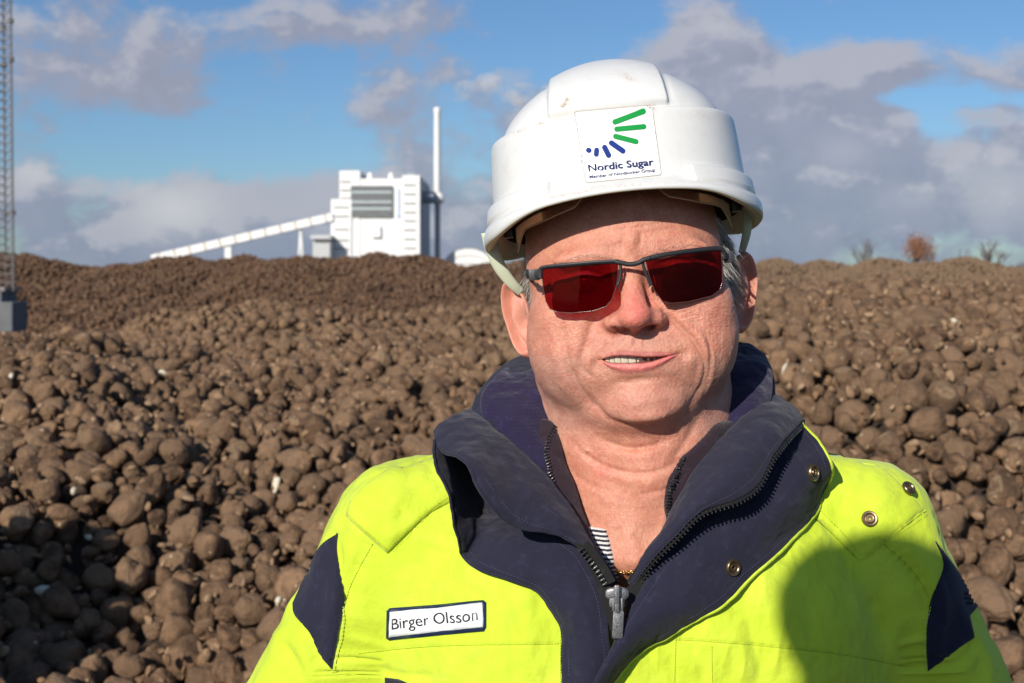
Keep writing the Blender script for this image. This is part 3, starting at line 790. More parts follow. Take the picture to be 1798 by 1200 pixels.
# the chin line and the roll beneath it
crease([(1046, 714), (1064, 733), (1085, 743), (1115, 748), (1150, 746), (1180, 738), (1202, 724), (1217, 704)], 5.5, 5.5, 3.0, side=-1, taper=True)
spot(1120, 668, 36, 7, -4, -.08); spot(1122, 705, 38, 24, 5)
spot(1044, 640, 9, 11, -4); spot(1200, 624, 10, 9, -4); spot(1036, 640, 9, 16, 3); spot(1213, 632, 9, 16, 3)
# mouth
ux = [1056, 1066, 1075, 1088, 1101, 1115, 1129, 1145, 1161, 1175, 1190]
yU = np.interp(fx, ux, [631.5, 628.5, 626, 625, 625, 626, 627, 627, 626.3, 624.3, 621.5])
yL = np.interp(fx, ux, [632.5, 636, 638.2, 639, 639.3, 639.2, 638.5, 636, 630.3, 625.8, 622])
yUB = np.interp(fx, ux, [630, 621, 616.5, 614, 614.5, 616.5, 616.5, 616.5, 617, 618, 620.5]); yLB = np.interp(fx, ux, [634, 643, 648.5, 653, 655, 656, 654.5, 650, 642, 633, 624])
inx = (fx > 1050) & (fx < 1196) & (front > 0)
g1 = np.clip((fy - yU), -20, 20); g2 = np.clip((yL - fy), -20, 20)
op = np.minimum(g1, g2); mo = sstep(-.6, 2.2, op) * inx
tl = np.clip((fy - yUB) / np.maximum(yU - yUB, 2), -1, 2); tl2 = np.clip((yLB - fy) / np.maximum(yLB - yL, 2), -1, 2)
wx = np.clip(np.minimum(fx - 1052, 1194 - fx) / 22, 0, 1) ** .7
lipu = np.where(inx, np.exp(-((tl - .62) / .42) ** 2) * (fy < yU + 2), 0) * wx; lipl = np.where(inx, np.exp(-((tl2 - .55) / .45) ** 2) * (fy > yL - 2), 0) * wx
disp += (1.8 * lipu + 4.4 * lipl) * (1 + .16 * noise3(np.stack([fx, fy * .25, fx * 0], 1), .22, 3))
spot(1056, 633, 6, 4, -3); spot(1190, 622, 6, 4, -3)
vm_ = inx * np.maximum(sstep(-.10, .25, tl) * (fy < yU + 3), sstep(-.10, .3, tl2) * (fy > yL - 3)) * np.clip(wx * 1.6, 0, 1)
for c_ in ((1081, 579, 9, 3.8, .25), (1145, 576, 9, 3.8, -.35)): spot(c_[0], c_[1], c_[2], c_[3], -5, c_[4]); tint(c_[0], c_[1], c_[2] * .85, c_[3] * .85, (.06, .015, .012), .85, c_[4])  # nostrils: dents, with their shade tinted into the skin colour
spot(1066, 560, 3.5, 12, -2.5, .3); spot(1167, 555, 3.5, 12, -2.5, -.2)
# philtrum, upper lip skin
crease([(1117, 590), (1116, 600), (1115, 610)], 4, 2.2)
crease([(1108, 590), (1106, 609)], 3, -1.2); crease([(1126, 590), (1125, 610)], 3, -1.2)
# brows: frown lines, forehead
crease([(1122, 402), (1125, 418), (1121, 436)], 4, 1.5, 1.5, side=1); crease([(1096, 412), (1092, 428), (1094, 444)], 4, 1.5)
spot(1108, 428, 10, 15, 3.5); spot(1060, 425, 38, 9, 3.5, -.15); spot(1180, 415, 40, 9, 3.0, -.15)
for k, q in enumerate([(395, 1.0), (380, .8), (407, .6)]):
    crease([(1000, q[0] + 24), (1050, q[0] + 10), (1110, q[0] + 6), (1170, q[0] - 4), (1230, q[0] - 2)], 3, 1.0 * q[1])
# eyes (behind the lenses): lid slits, crow's feet, bags
for (ex, ey, sg_) in ((1025, 497, -1), (1190, 476, 1)):
    crease([(ex - 36, ey + 2), (ex - 15, ey - 3), (ex + 12, ey - 3), (ex + 36, ey + 1)], 3, 7, taper=True)
    crease([(ex - 38, ey - 12), (ex, ey - 19), (ex + 38, ey - 10)], 4, 4)
    crease([(ex - 30, ey + 26), (ex, ey + 33), (ex + 28, ey + 26)], 6, 3.5)
    for a in (-.5, -.1, .3): crease([(ex + sg_ * 46, ey + 4 + 14 * a), (ex + sg_ * 66, ey + 4 + 46 * a)], 2.5, 1.6)
# neck folds
crease([(1048, 765), (1070, 778), (1100, 787), (1135, 786), (1165, 777)], 6, 5, 3)
crease([(1000, 770), (1030, 800), (1070, 822), (1120, 832), (1170, 822), (1215, 795)], 5, 3.2, 2)
crease([(985, 800), (1020, 842), (1075, 868)], 6, 2.0); crease([(1120, 870), (1170, 858), (1210, 830)], 5, 2)
crease([(1235, 705), (1222, 745), (1195, 790), (1165, 830)], 8, 3)
crease([(1075, 900), (1085, 960), (1092, 1010)], 12, 3)
spot(1032, 792, 3.4, 3.2, 3.0)                                   # a mole
fold = noise3(Pl * np.array([1, 1, 1]), .028, 3) * 2.2 + noise3(Pl, .07, 5) * .9
nk = sstep(-290, -340, Pl[:, 2])
disp += fold * (.35 + .3 * nk) * np.where(Pl[:, 1] < 250, 1, 0)
disp += nk * noise3(Pl * np.array([1.6, 1, .55]), .12, 9) * .18
disp += (noise3(Pl, .22, 51) * .34 + noise3(Pl, .45, 52) * .26) * front
chk = np.exp(-((np.abs(fx - 1118) - 125) / 55) ** 2) * np.exp(-((fy - 590) / 75) ** 2) * front
disp += chk * (noise3(Pl * np.array([.30, .12, .045]), 1.0, 53) * .75 + noise3(Pl * np.array([.12, .1, .40]), 1.0, 54) * .4)
under = np.exp(-((np.abs(fx - 1112) - 95) / 60) ** 2) * np.exp(-((fy - 545) / 22) ** 2) * front
disp += under * noise3(np.stack([fx * .05, fy * .28 + fx * .06, 0 * fx], 1), 1.0, 55) * 1.0
P2 = Pl + NRM * disp[:, None]; P2[:, 1] += 70 * sstep(-510, -600, Pl[:, 2])
P2[:, 1] += 15 * mo
# skin colour: red nose and cheeks, lips, beard shade, creases stay plain
tint(1115, 545, 34, 42, (.68, .19, .15), .85); tint(1070, 575, 26, 22, (.62, .22, .17), .5); tint(1165, 568, 22, 22, (.62, .22, .17), .5)
tint(990, 590, 60, 50, (.66, .30, .21), .5); tint(1240, 560, 50, 50, (.64, .29, .21), .45); tint(1120, 705, 60, 28, (.66, .30, .23), .6)
tint(1060, 860, 90, 70, (.64, .27, .18), .55); tint(1055, 830, 16, 10, (.68, .20, .15), .6); tint(1110, 400, 130, 40, (.60, .27, .18), .4); tint(1120, 940, 60, 80, (.66, .33, .22), .5)
beard = sstep(600, 650, fy) * sstep(790, 740, fy) * front; must = np.exp(-((fx - 1118) / 62) ** 2 - ((fy - 600) / 13) ** 2) * front
sk = np.clip(beard * (sstep(70, 120, np.abs(fx - 1118)) * .45 + .25) + must * .6, 0, .75)[:, None]
col = col * (1 - sk) + np.array([.50, .27, .205]) * sk
lipc = np.where((fy < yU)[:, None], np.array([.46, .145, .125]), np.array([.64, .185, .175]))
lw = np.clip(vm_ * .85 * (1 + .25 * noise3(np.stack([fx, fy * .3, fx * 0], 1), .3, 4)), 0, 1)[:, None]; col = col * (1 - lw) + lipc * lw
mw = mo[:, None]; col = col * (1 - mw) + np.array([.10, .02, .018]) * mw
blot = (noise3(Pl, .045, 21) * .16 + noise3(Pl, .16, 22) * .16 + noise3(Pl, .4, 23) * .10)[:, None]
col = np.clip(col * (1 + blot * np.array([.6, 1.2, 1.2])), .005, .9)
nb_ = sstep(-.1, .6, noise3(Pl, .5, 31)) * .12; col *= (1 - nb_[:, None] * np.array([.3, 1, 1]))
Vw = hw(P2); Fh = grid_faces(NV, NU, True)
stub = np.clip(beard + must, 0, 1) * .9

# ears, welded into the same mesh
def ear(side):
    n, m = 84, 30
    a = np.arange(n) / n * 2 * np.pi; rr_ = np.linspace(0, 1, m)
    A, Rr_ = np.meshgrid(a, rr_, indexing='ij')
    # outline of the ear in its own plane: q to the back, z up
    oq = np.interp(a, np.radians([0, 40, 75, 100, 135, 180, 225, 262, 290, 320, 360]), [44, 44, 36, 22, -10, -22, -24, -20, -2, 18, 44])
    ozz = np.interp(a, np.radians([0, 40, 75, 100, 135, 180, 225, 262, 290, 320, 360]), [8, 44, 68, 76, 58, 8, -46, -76, -80, -58, 8])
    kern = np.array([1, 2, 3, 2, 1.]) / 9
    for _ in range(3):
        oq = sum(np.roll(oq, k - 2) * kern[k] for k in range(5)); ozz = sum(np.roll(ozz, k - 2) * kern[k] for k in range(5))
    Q = oq[:, None] * Rr_; Z = ozz[:, None] * Rr_
    back = sstep(-1.0, .1, np.cos(A - .25)) * sstep(-1.15, -.75, np.sin(A) * .7 + .1)   # helix only on top / back
    h = 15 * np.exp(-((Rr_ - .90) / .11) ** 2) * back - 12 * np.exp(-((Rr_ - .70) / .13) ** 2) * back
    h += 8 * np.exp(-((Q - 14) / 9) ** 2) * np.exp(-((Z - 0) / 38) ** 2)
    h -= 18 * np.exp(-((Q + 6) / 15) ** 2 - ((Z + 12) / 24) ** 2)
    h += 13 * np.exp(-((Q + 20) / 7) ** 2 - ((Z + 14) / 12) ** 2)                      # tragus
    h += 6 * np.exp(-((Z + 64) / 20) ** 2) * (1 - Rr_ ** 4)
    h *= (1 - Rr_ ** 14)
    E1 = np.stack([Q, h, Z], -1); E2 = np.stack([Q * .97, -9 - 10 * (1 - Rr_ ** 2), Z * .97], -1)
    P = np.concatenate([E1, E2[:, ::-1]], 1)                                          # front then back, closed at the rim
    M = P.shape[1]; P = P.reshape(-1, 3)
    EA = 46 if side < 0 else 50
    ca, sa = math.cos(math.radians(EA)), math.sin(math.radians(EA))
    # q axis: backwards and outwards ; normal axis: outwards-forwards
    X = (218 if side < 0 else 204) + P[:, 0] * sa + P[:, 1] * ca; Yy = 205 + P[:, 0] * ca - P[:, 1] * sa; Zz = (-62 if side < 0 else -52) + P[:, 2] + P[:, 0] * .14
    cave = np.clip(-P[:, 1] / 18, 0, 1)
    V = np.stack([side * X, Yy, Zz], 1)
    Fq = []
    i, j = np.meshgrid(np.arange(n), np.arange(M - 1), indexing='ij')
    Fq = np.stack([i * M + j, ((i + 1) % n) * M + j, ((i + 1) % n) * M + j + 1, i * M + j + 1], -1).reshape(-1, 4)
    if side < 0: Fq = Fq[:, ::-1]
    c = np.tile(np.array([.62, .29, .21]), (len(V), 1)) * (1 + .12 * noise3(V, .06, 4)[:, None]); c[:, 1:] *= (1 - .12 * sstep(.6, 1, np.tile(np.concatenate([rr_, rr_[::-1]]), n))[:, None])
    return V, Fq, c
Vs = [Vw]; Fs = [Fh[:, ::-1]]; Cs = [col]; off = len(Vw); St = [stub]
for sd in (-1, 1):
    V, Fq, c = ear(sd); Vs.append(hw(V)); Fs.append(Fq + off); Cs.append(c); off += len(V); St.append(np.zeros(len(V)))
t = mat('skin'); co = obj_xyz(t)
base = attr(t, 'Col', 'Color')
p1 = t.noise(700, 3, .6, co); p2 = t.noise(2400, 3, .7, co)
vo = t.n('ShaderNodeTexVoronoi', {'Vector': co, 'Scale': 1500.0})
stb = t.n('ShaderNodeTexVoronoi', {'Vector': co, 'Scale': 900.0})
sm = t.m('MULTIPLY', t.ss(stb.outputs['Distance'], .26, .10), attr(t, 'stub'))
base = t.mixc(t.m('MULTIPLY', sm, .38), base, (.78, .74, .70, 1))
base = t.mixc(t.m('MULTIPLY', t.ss(p1, .45, .75), .22), base, (.52, .20, .13, 1))
p3 = t.noise(170, 4, .6, co)
hh = t.m('ADD', t.m('ADD', t.m('MULTIPLY', vo.outputs['Distance'], .6), t.m('MULTIPLY', p1, 1.0)), t.m('MULTIPLY', sm, .5))
nr = t.bump(hh, .6, .0006, t.bump(p3, .35, .0012))
setp(t, color=base, rough=t.m('MULTIPLY_ADD', p1, .22, .32), normal=nr, spec=.42, sss=.65, sssr=(1.0, .25, .14), ssss=.0050)
M_skin = t.mat
body = mesh_np('body', np.concatenate(Vs), np.concatenate(Fs), [M_skin], parent=person, attrs={'Col': np.concatenate(Cs), 'stub': np.concatenate(St)})
HEADV, HEADF = Vw, Fh
print('body verts', off)
def bvh_of(o):
    me = o.data; return BVHTree.FromPolygons([v.co[:] for v in me.vertices], [p.vertices[:] for p in me.polygons])

# teeth
M_teeth = plain('teeth', (.52, .47, .35), .3, .12, 300, coat=.4)
b = MB()
def atpx(px, py, yl):
    """point seen at a pixel, at head depth yl"""
    Y = Y0 + yl * HS; return np.array(W(px, py, Y))
xs = [1062, 1070, 1079, 1090, 1103, 1117, 1130, 1141, 1151, 1160, 1168]
for i in range(len(xs) - 1):
    xm = (xs[i] + xs[i + 1]) / 2; wd = (xs[i + 1] - xs[i]) / 2; bot = [636, 637.5, 638, 637.6, 637.9, 637, 636.5, 635.5, 634, 632][i]
    dp = -3 + ((xm - 1112) / 48) ** 2 * 4 - .09 * (xm - 1112); c = atpx(xm, (622 + bot) / 2, dp + 4)
    b.box(c, (wd * .97 * HS, 4 * HS, (bot - 620) / 2 * HS), HR, bev=1.8 * HS)
for i in range(7):
    xm = 1078 + i * 11; c = atpx(xm, 644, 6 + ((xm - 1112) / 40) ** 2 * 8); b.box(c, (5.2 * HS, 3 * HS, 5.5 * HS), HR, bev=1.5 * HS)
b.build('teeth', [M_teeth], person, True)
M_eye = plain('eye', (.55, .50, .46), .15, .1, 50)
for sg_ in (-1, 1):
    b = MB(); b.ball(hw(np.array([(sg_ * 82, 42, -18)]))[0], 31.2 * HS, 3); b.build('eye', [M_eye], person, True)
# ================================================================ hard hat
HC = np.array([215 * U, 1.02 + 205 * U, CAMZ + 84 * U])
GR = np.array(Matrix.Rotation(math.radians(-6.5), 3, 'Y') @ Matrix.Rotation(math.radians(-4), 3, 'Z') @ Matrix.Rotation(math.radians(-6.5), 3, 'X'))
def gw(P): return HC + U * (np.asarray(P, float) @ GR.T)
hat = empty('hard_hat', HC, 'scuffed white hard hat with a square blue and green company sticker, worn by the man', 'hard hat')
def plan(phi, a, f, bk, e=2.45):
    """point of the plan curve; phi = 0 at the front"""
    s, c = np.sin(phi), np.cos(phi)
    L = np.where(c > 0, f, bk)
    r = (np.abs(s / a) ** e + np.abs(c / L) ** e) ** (-1 / e)
    return r * s, -r * c
NPH = 720
ph = np.linspace(-np.pi, np.pi, NPH, endpoint=False)
fr = np.exp(-(ph / .95) ** 4)                     # front part
def archh(): return 26 * np.exp(-(ph / .80) ** 2) + 6 * np.exp(-((np.abs(ph) - np.pi) / .6) ** 2)
rows = []
def ring(h, a, f, bk, k=1.0, dx=0):
    x, y = plan(ph, a, f, bk); hh = np.broadcast_to(h, x.shape)
    rows.append(np.stack([x * k + dx, y * k, hh], 1))
A_ = archh()
pad = sstep(.46, .485, np.abs(ph)) * sstep(2.3, 2.2, np.abs(ph))       # raised side pads above the lip
# inner face upwards from the lip, so the shell has thickness
inner = []
for h, a, f, bk in [(250, 60, 70, 70), (235, 130, 150, 150), (200, 185, 200, 205), (150, 206, 222, 226), (90, 220, 236, 240), (40, 228, 246, 248), (14, 231, 256, 252)]:
    ring(np.where(h < 120, h + A_ * .8, h), a, f, bk)
SD = 18 * sstep(.45, 1.0, np.abs(ph)) * sstep(2.6, 2.0, np.abs(ph))
ring(A_ + 15 - SD * .5, 238, 254, 256); ring(A_ + 6 - SD, 252, 274, 263)
ring(A_ + 1 - SD, 259, 287, 266); ring(A_ + 0 - SD, 264, 291, 269); ring(A_ + 1.5 - SD, 267, 294, 271); ring(A_ + 5 - SD * .8, 268.5, 295, 272); ring(A_ + 9 - SD * .3, 268, 294, 271)
ring(A_ + 13, 265, 290, 269); ring(A_ + 16, 259, 283, 265); ring(A_ + 20, 255, 276, 263)
for h, a, f, bk, o in ((24.5, 250, 269, 260, 9),):
    x, y = plan(ph, a, f, bk); n_ = np.stack([x, y], 1) / np.hypot(x, y)[:, None]; rows.append(np.stack([x + n_[:, 0] * o * pad, y + n_[:, 1] * o * pad, h + A_], 1))
for k, (h, a, f, bk) in enumerate([(33, 247, 262, 256), (42, 245.5, 258, 254), (52, 244.5, 256, 253), (55.0, 244, 255.5, 253)]):
    x, y = plan(ph, a, f, bk); n_ = np.stack([x, y], 1) / np.hypot(x, y)[:, None]; o_ = 12.5 * pad * (k < 3) + 11 * pad * (k == 3)
    rows.append(np.stack([x + n_[:, 0] * o_, y + n_[:, 1] * o_, h + A_ * .75], 1))
ring(57.0 + A_ * .7, 243.5, 255, 252.5)
for q in np.linspace(0, 1, 12)[1:]:
    h = 57 + (172 - 57) * q; ring(h + A_ * .7 * (1 - q), 243.5 - 6 * q ** 1.4, 255 - 13 * q ** 1.3, 252 - 10 * q)
ring(176, 236.5, 241, 241); ring(180, 234.8, 239.3, 239); ring(182, 231, 236, 235); ring(183, 224, 229, 229)
ring(183, 216.5, 223, 222); ring(185.5, 214.8, 221, 220)
nd = 46
for q in np.linspace(.02, 1, nd):
    a = q * math.pi / 2; c = math.cos(a) ** (2 / 1.54); s = math.sin(a) ** (2 / 1.54)
    ring(185 + 142 * s, max(214 * c, .4), max(220 * c, .4), max(219 * c, .4))
G = np.stack(rows)                                 # rows, NPH, 3
k0 = len(rows) - nd
X = G[k0:, :, 0]; Yh = G[k0:, :, 1]; hq = G[k0:, :, 2]
wdt = 104 + (hq - 250) * -.06
rid = sstep(wdt + 5, wdt - 6, np.abs(X + 4)) * sstep(185, 200, hq)
nr_ = np.stack([X / 214 ** 2, Yh / 220 ** 2, (hq - 185) / 130 ** 2], -1); nr_ /= np.linalg.norm(nr_, axis=-1)[..., None]
G[k0:] += nr_ * (rid * 11)[..., None]
gro = np.exp(-((np.abs(X + 4) - (wdt + 9)) / 5) ** 2) * sstep(190, 215, hq)
G[k0:] -= nr_ * (gro * 1.6)[..., None]
V = G.reshape(-1, 3); Fh2 = grid_faces(len(rows), NPH, True)
Vh = gw(V)
gx_, gy_ = PX(Vh)
dirt = np.zeros(len(V))
outer = np.repeat(np.arange(len(rows)) > 12, NPH)
def dab(px, py, rx, ry, a, rot=0):
    global dirt
    c, s = math.cos(rot), math.sin(rot); u_ = ((gx_ - px) * c + (gy_ - py) * s) / rx; v_ = (-(gx_ - px) * s + (gy_ - py) * c) / ry
    dirt += a * np.exp(-(u_ * u_ + v_ * v_)) * outer
dab(992, 181, 12, 4, .9, -.95); dab(985, 190, 7, 2.5, .7, -.8); dab(948, 216, 6, 3.5, .8, -.3); dab(1097, 133, 12, 5, .35, .4); dab(1108, 138, 7, 3, .25)
dab(978, 209, 25, 2.5, .35, -.2); dab(910, 232, 22, 2, .4, -.35); dab(1148, 190, 4, 10, .3); dab(1290, 480, 5, 5, 0); dab(930, 318, 14, 3, .25, -.2); dab(1020, 339, 60, 3, .45, -.12); dab(1120, 326, 70, 2.5, .35, -.05); dab(1260, 318, 40, 2, .25)
dab(888, 300, 5, 12, .2); dab(1230, 205, 30, 3, .12)
t = mat('white_shell'); co = obj_xyz(t)
d_ = t.m('MULTIPLY', attr(t, 'dirt'), 1.5); n1 = t.noise(420, 6, .7, co); n2 = t.noise(90, 5, .65, co); n3 = t.noise(1500, 3, .6, co)
dm_ = t.m('MULTIPLY', d_, t.ss(n1, .40, .62)); sp_ = t.m('MULTIPLY', t.ss(n1, .66, .73), t.ss(n2, .45, .65))
gr_ = t.m('MULTIPLY', t.ss(n2, .45, .75), .22)
base = t.mixc(gr_, (.67, .67, .655, 1), (.50, .47, .41, 1))
base = t.mixc(t.m('MULTIPLY', sp_, .5), base, (.30, .22, .15, 1))
base = t.mixc(t.m('MINIMUM', dm_, .9), base, (.36, .22, .12, 1))
setp(t, color=base, rough=t.m('MULTIPLY_ADD', n2, .22, .22), spec=.5, normal=t.bump(n3, .04, .0004, t.bump(n2, .05, .001)), sss=.08, sssr=(1, 1, .7), ssss=.004)
M_shell = t.mat
M_shellin = plain('ivory_plastic', (.62, .64, .46), .55, .12, 60, sss=.1)
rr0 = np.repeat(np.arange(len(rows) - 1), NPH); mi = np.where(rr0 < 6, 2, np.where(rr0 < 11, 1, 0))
shell = mesh_np('shell', Vh, Fh2, [M_shell, M_shellin, plain('shaded_inside', (.02, .022, .016), .8, .2, 90)], midx=mi, parent=hat, attrs={'dirt': dirt})  # upper inside coloured near black to stand for the shade under the shell
BV_hat = bvh_of(shell)

def grid_on(bv, quad, nu, nv, off, corner=0.0):
    """a sheet laid on a surface: bilinear in photo pixels, projected along the view"""
    q = np.array(quad, float); V = []; cam_ = Vector((0, 0, CAMZ)); last = None
    for i in range(nu):
        for j in range(nv):
            a, b_ = i / (nu - 1), j / (nv - 1)
            p = (q[0] * (1 - a) + q[1] * a) * (1 - b_) + (q[3] * (1 - a) + q[2] * a) * b_
            V.append(project(bv, p[0], p[1], off))
    return np.array(V)
def project(bv, px, py, off=0.0):
    cam_ = Vector((0, 0, CAMZ)); d = Vector(((px - CX) / F, 1, (HZ - py) / F)).normalized()
    h, n, i, s = bv.ray_cast(cam_, d)
    if h is None:                                                # just past the outline: slide onto the nearest surface
        t_ = 1.1
        for _ in range(5):
            h, n, i, s = bv.find_nearest(cam_ + d * t_); t_ = (h - cam_).dot(d)
    if n.dot(d) > 0: n = -n
    return np.array(h + n * off)
# sticker
STQ = [(1008, 196), (1144, 184), (1161, 308), (1028, 322)]
def sticker_px(a, b_):
    q = np.array(STQ, float); p = (q[0] * (1 - a) + q[1] * a) * (1 - b_) + (q[3] * (1 - a) + q[2] * a) * b_
    bow = 4.0 * (1 - (2 * a - 1) ** 2) * 0; return p[0], p[1] - bow
nu, nv = 30, 30; Vt, Vb = [], []
for i in range(nu):
    for j in range(nv):
        a, b_ = i / (nu - 1), j / (nv - 1)
        e = min(a, 1 - a); e2 = min(b_, 1 - b_); rc = .035                      # rounded corners
        if e < rc and e2 < rc:
            dx_, dy_ = rc - e, rc - e2; L = math.hypot(dx_, dy_)
            if L > rc:
                f_ = rc / L; a = (rc - dx_ * f_) if a < .5 else 1 - (rc - dx_ * f_); b_ = (rc - dy_ * f_) if b_ < .5 else 1 - (rc - dy_ * f_)
        x, y = sticker_px(a, b_); Vt.append(project(BV_hat, x, y, .00045)); Vb.append(project(BV_hat, x, y, .0))
n = nu * nv; g = grid_faces(nu, nv); V = np.array(Vt + Vb)
edge = [i * nv for i in range(nu)] + [(nu - 1) * nv + j for j in range(1, nv)] + [i * nv + nv - 1 for i in range(nu - 2, -1, -1)] + [j for j in range(nv - 2, 0, -1)]
side_ = [[edge[k], edge[(k + 1) % len(edge)], edge[(k + 1) % len(edge)] + n, edge[k] + n] for k in range(len(edge))]
t = mat('sticker_film'); co = obj_xyz(t); n1 = t.noise(260, 5, .7, co)
setp(t, color=t.mixc(t.m('MULTIPLY', t.ss(n1, .66, .74), .5), (.76, .76, .75, 1), (.42, .33, .22, 1)), rough=.28, normal=t.bump(n1, .04, .0005))
M_film = t.mat
st = mesh_np('sticker', V, [g, np.array(side_)], [M_film], parent=hat)
M_green = plain('print_green', (.003, .26, .045), .6, .05, 200, spec=.15); M_blue2 = plain('print_blue', (.004, .028, .20), .6, .08, 200, spec=.15); M_navyp = plain('print_navy', (.008, .020, .11), .6, .08, 200, spec=.15)
M_grime = plain('sticker_edge_grime', (.30, .24, .17), .9, .3, 800)
b = MB(); b.tube(V[:n][edge + [edge[0]]], .55 * U, 5, cap=False); M_edge = plain('dirty_sticker_edge', (.42, .37, .30), .9, .5, 500); b.build('sticker_edge', [M_edge], st)
# bars of the logo, sizes read off the sticker in photo pixels
def zz(x, y): return (x / 2.927 + 840, y / 2.927 + 90)
def caps_px(p, q, wd):
    p = np.array(p, float); q = np.array(q, float); d = q - p; L = np.linalg.norm(d) or 1; d = d / L; nn = np.array([-d[1], d[0]]); r = wd / 2; out = []
    for k in range(13): a = math.pi / 2 + math.pi * k / 12; out.append(p + r * (math.cos(a) * d + math.sin(a) * nn))
    for k in range(13): a = -math.pi / 2 + math.pi * k / 12; out.append(q + r * (math.cos(a) * d + math.sin(a) * nn))
    return out
def emboss(bv, poly, off, thick):
    """polygon in photo pixels laid on a surface as a thin printed shape"""
    import mathutils
    from mathutils.geometry import tessellate_polygon
    tris = tessellate_polygon([[Vector((p[0], p[1], 0)) for p in poly]])
    top = np.array([project(bv, p[0], p[1], off + thick) for p in poly])
    return top, np.array([t_[::-1] for t_ in tris])
lg = MB()
for (p, q, w, m) in [((702, 366), (846, 312), 27, 0), ((711, 403), (849, 390), 26, 0), ((705, 440), (809, 467), 26, 0), ((684, 474), (742, 515), 27, 1), ((649, 497), (669, 537), 27, 1), ((608, 510), (606, 532), 25, 1), ((566, 511), (569, 512), 27, 1)]:
    # long bars are cut into short pieces so they follow the curved shell
    p = np.array(zz(*p)); q = np.array(zz(*q)); w /= 2.927; poly = caps_px(p, q, w)
    d = q - p; L = np.linalg.norm(d); d /= L; nn = np.array([-d[1], d[0]]); r = w / 2; V = []
    ts = np.unique(np.concatenate([-r * np.cos(np.linspace(0, math.pi / 2, 9)), np.linspace(0, L, max(2, int(L / 2.5))), L + r * np.sin(np.linspace(0, math.pi / 2, 9))]))
    for t_ in ts:
        e_ = min(t_, 0) if t_ < 0 else max(t_ - L, 0); hwid = math.sqrt(max(r * r - e_ * e_, 1e-6))
        for k in range(7): x = p + d * t_ + nn * hwid * (k / 3 - 1); V.append(project(BV_hat, x[0], x[1], .0009))
    lg.add(np.array(V), grid_faces(len(ts), 7), m)
lg.build('logo', [M_green, M_blue2], hat)
def text_shape(s, bold=0.0):
    cu = bpy.data.curves.new('tmp', 'FONT'); cu.body = s; cu.resolution_u = 4; cu.offset = bold; ob = bpy.data.objects.new('tmp', cu); COL.objects.link(ob)
    bpy.context.view_layer.update(); dg = bpy.context.evaluated_depsgraph_get(); me = ob.evaluated_get(dg).to_mesh()
    me.calc_loop_triangles()
    V = np.array([v.co[:] for v in me.vertices]); T = np.array([t_.vertices[:] for t_ in me.loop_triangles])
    ob.evaluated_get(dg).to_mesh_clear(); bpy.data.objects.remove(ob); bpy.data.curves.remove(cu)
    V[:, 0] -= V[:, 0].min(); return V, T
def text_on(bv, s, p0, p1, cap_h, off, bow=0.0, bold=0.0, wmul=None):
    """text whose baseline runs p0->p1 in photo pixels"""
    V, T = text_shape(s, bold); Wd = V[:, 0].max(); p0 = np.array(p0, float); p1 = np.array(p1, float); d = p1 - p0; L = np.linalg.norm(d); d = d / L; up = np.array([d[1], -d[0]])
    if up[1] > 0: up = -up
    ch = .70; out = []
    for v in V:
        f_ = v[0] / Wd; p = p0 + d * (f_ * L) + up * (v[1] / ch * cap_h + bow * 4 * f_ * (1 - f_)); out.append(project(bv, p[0], p[1], off))
    return np.array(out), T
tx = MB()
V, T = text_on(BV_hat, 'Nordic Sugar', zz(568, 621), zz(899, 588), 12.6, .0010); tx.add(V, T)
for e in (.6, -.6):
    a = zz(568, 621); c = zz(899, 588); V, T = text_on(BV_hat, 'Nordic Sugar', (a[0] + e, a[1] + .15 * e), (c[0] + e, c[1] + .15 * e), 12.6, .00105 + .00004 * e); tx.add(V, T)
V, T = text_on(BV_hat, 'Member of Nordzucker Group', zz(572, 657), zz(908, 621), 5.8, .0010, bold=.012); tx.add(V, T)
tx.build('lettering', [M_navyp], hat)
# worn grime round the sticker edge
gm = MB(); r_ = random.Random(4)
for (x, y, s) in [(510, 400, 6), (527, 410, 5), (516, 470, 7), (545, 458, 5), (533, 540, 6), (528, 566, 9), (530, 575, 6), (548, 318, 6), (560, 314, 7), (868, 285, 9), (880, 292, 8), (900, 296, 6), (905, 425, 7), (912, 437, 6), (640, 660, 4), (700, 303, 4), (660, 300, 3), (930, 570, 5), (575, 521, 4)]:
    a, c = zz(x, y); poly = [(a + s / 6 * r_.uniform(.5, 1.2) * math.cos(k * .9), c + s / 6 * r_.uniform(.4, 1.1) * math.sin(k * .9)) for k in range(7)]
    V, T = emboss(BV_hat, poly, .0006, .0002); gm = MB(); gm.add(V, T); gm.build('grime', [M_grime], st)

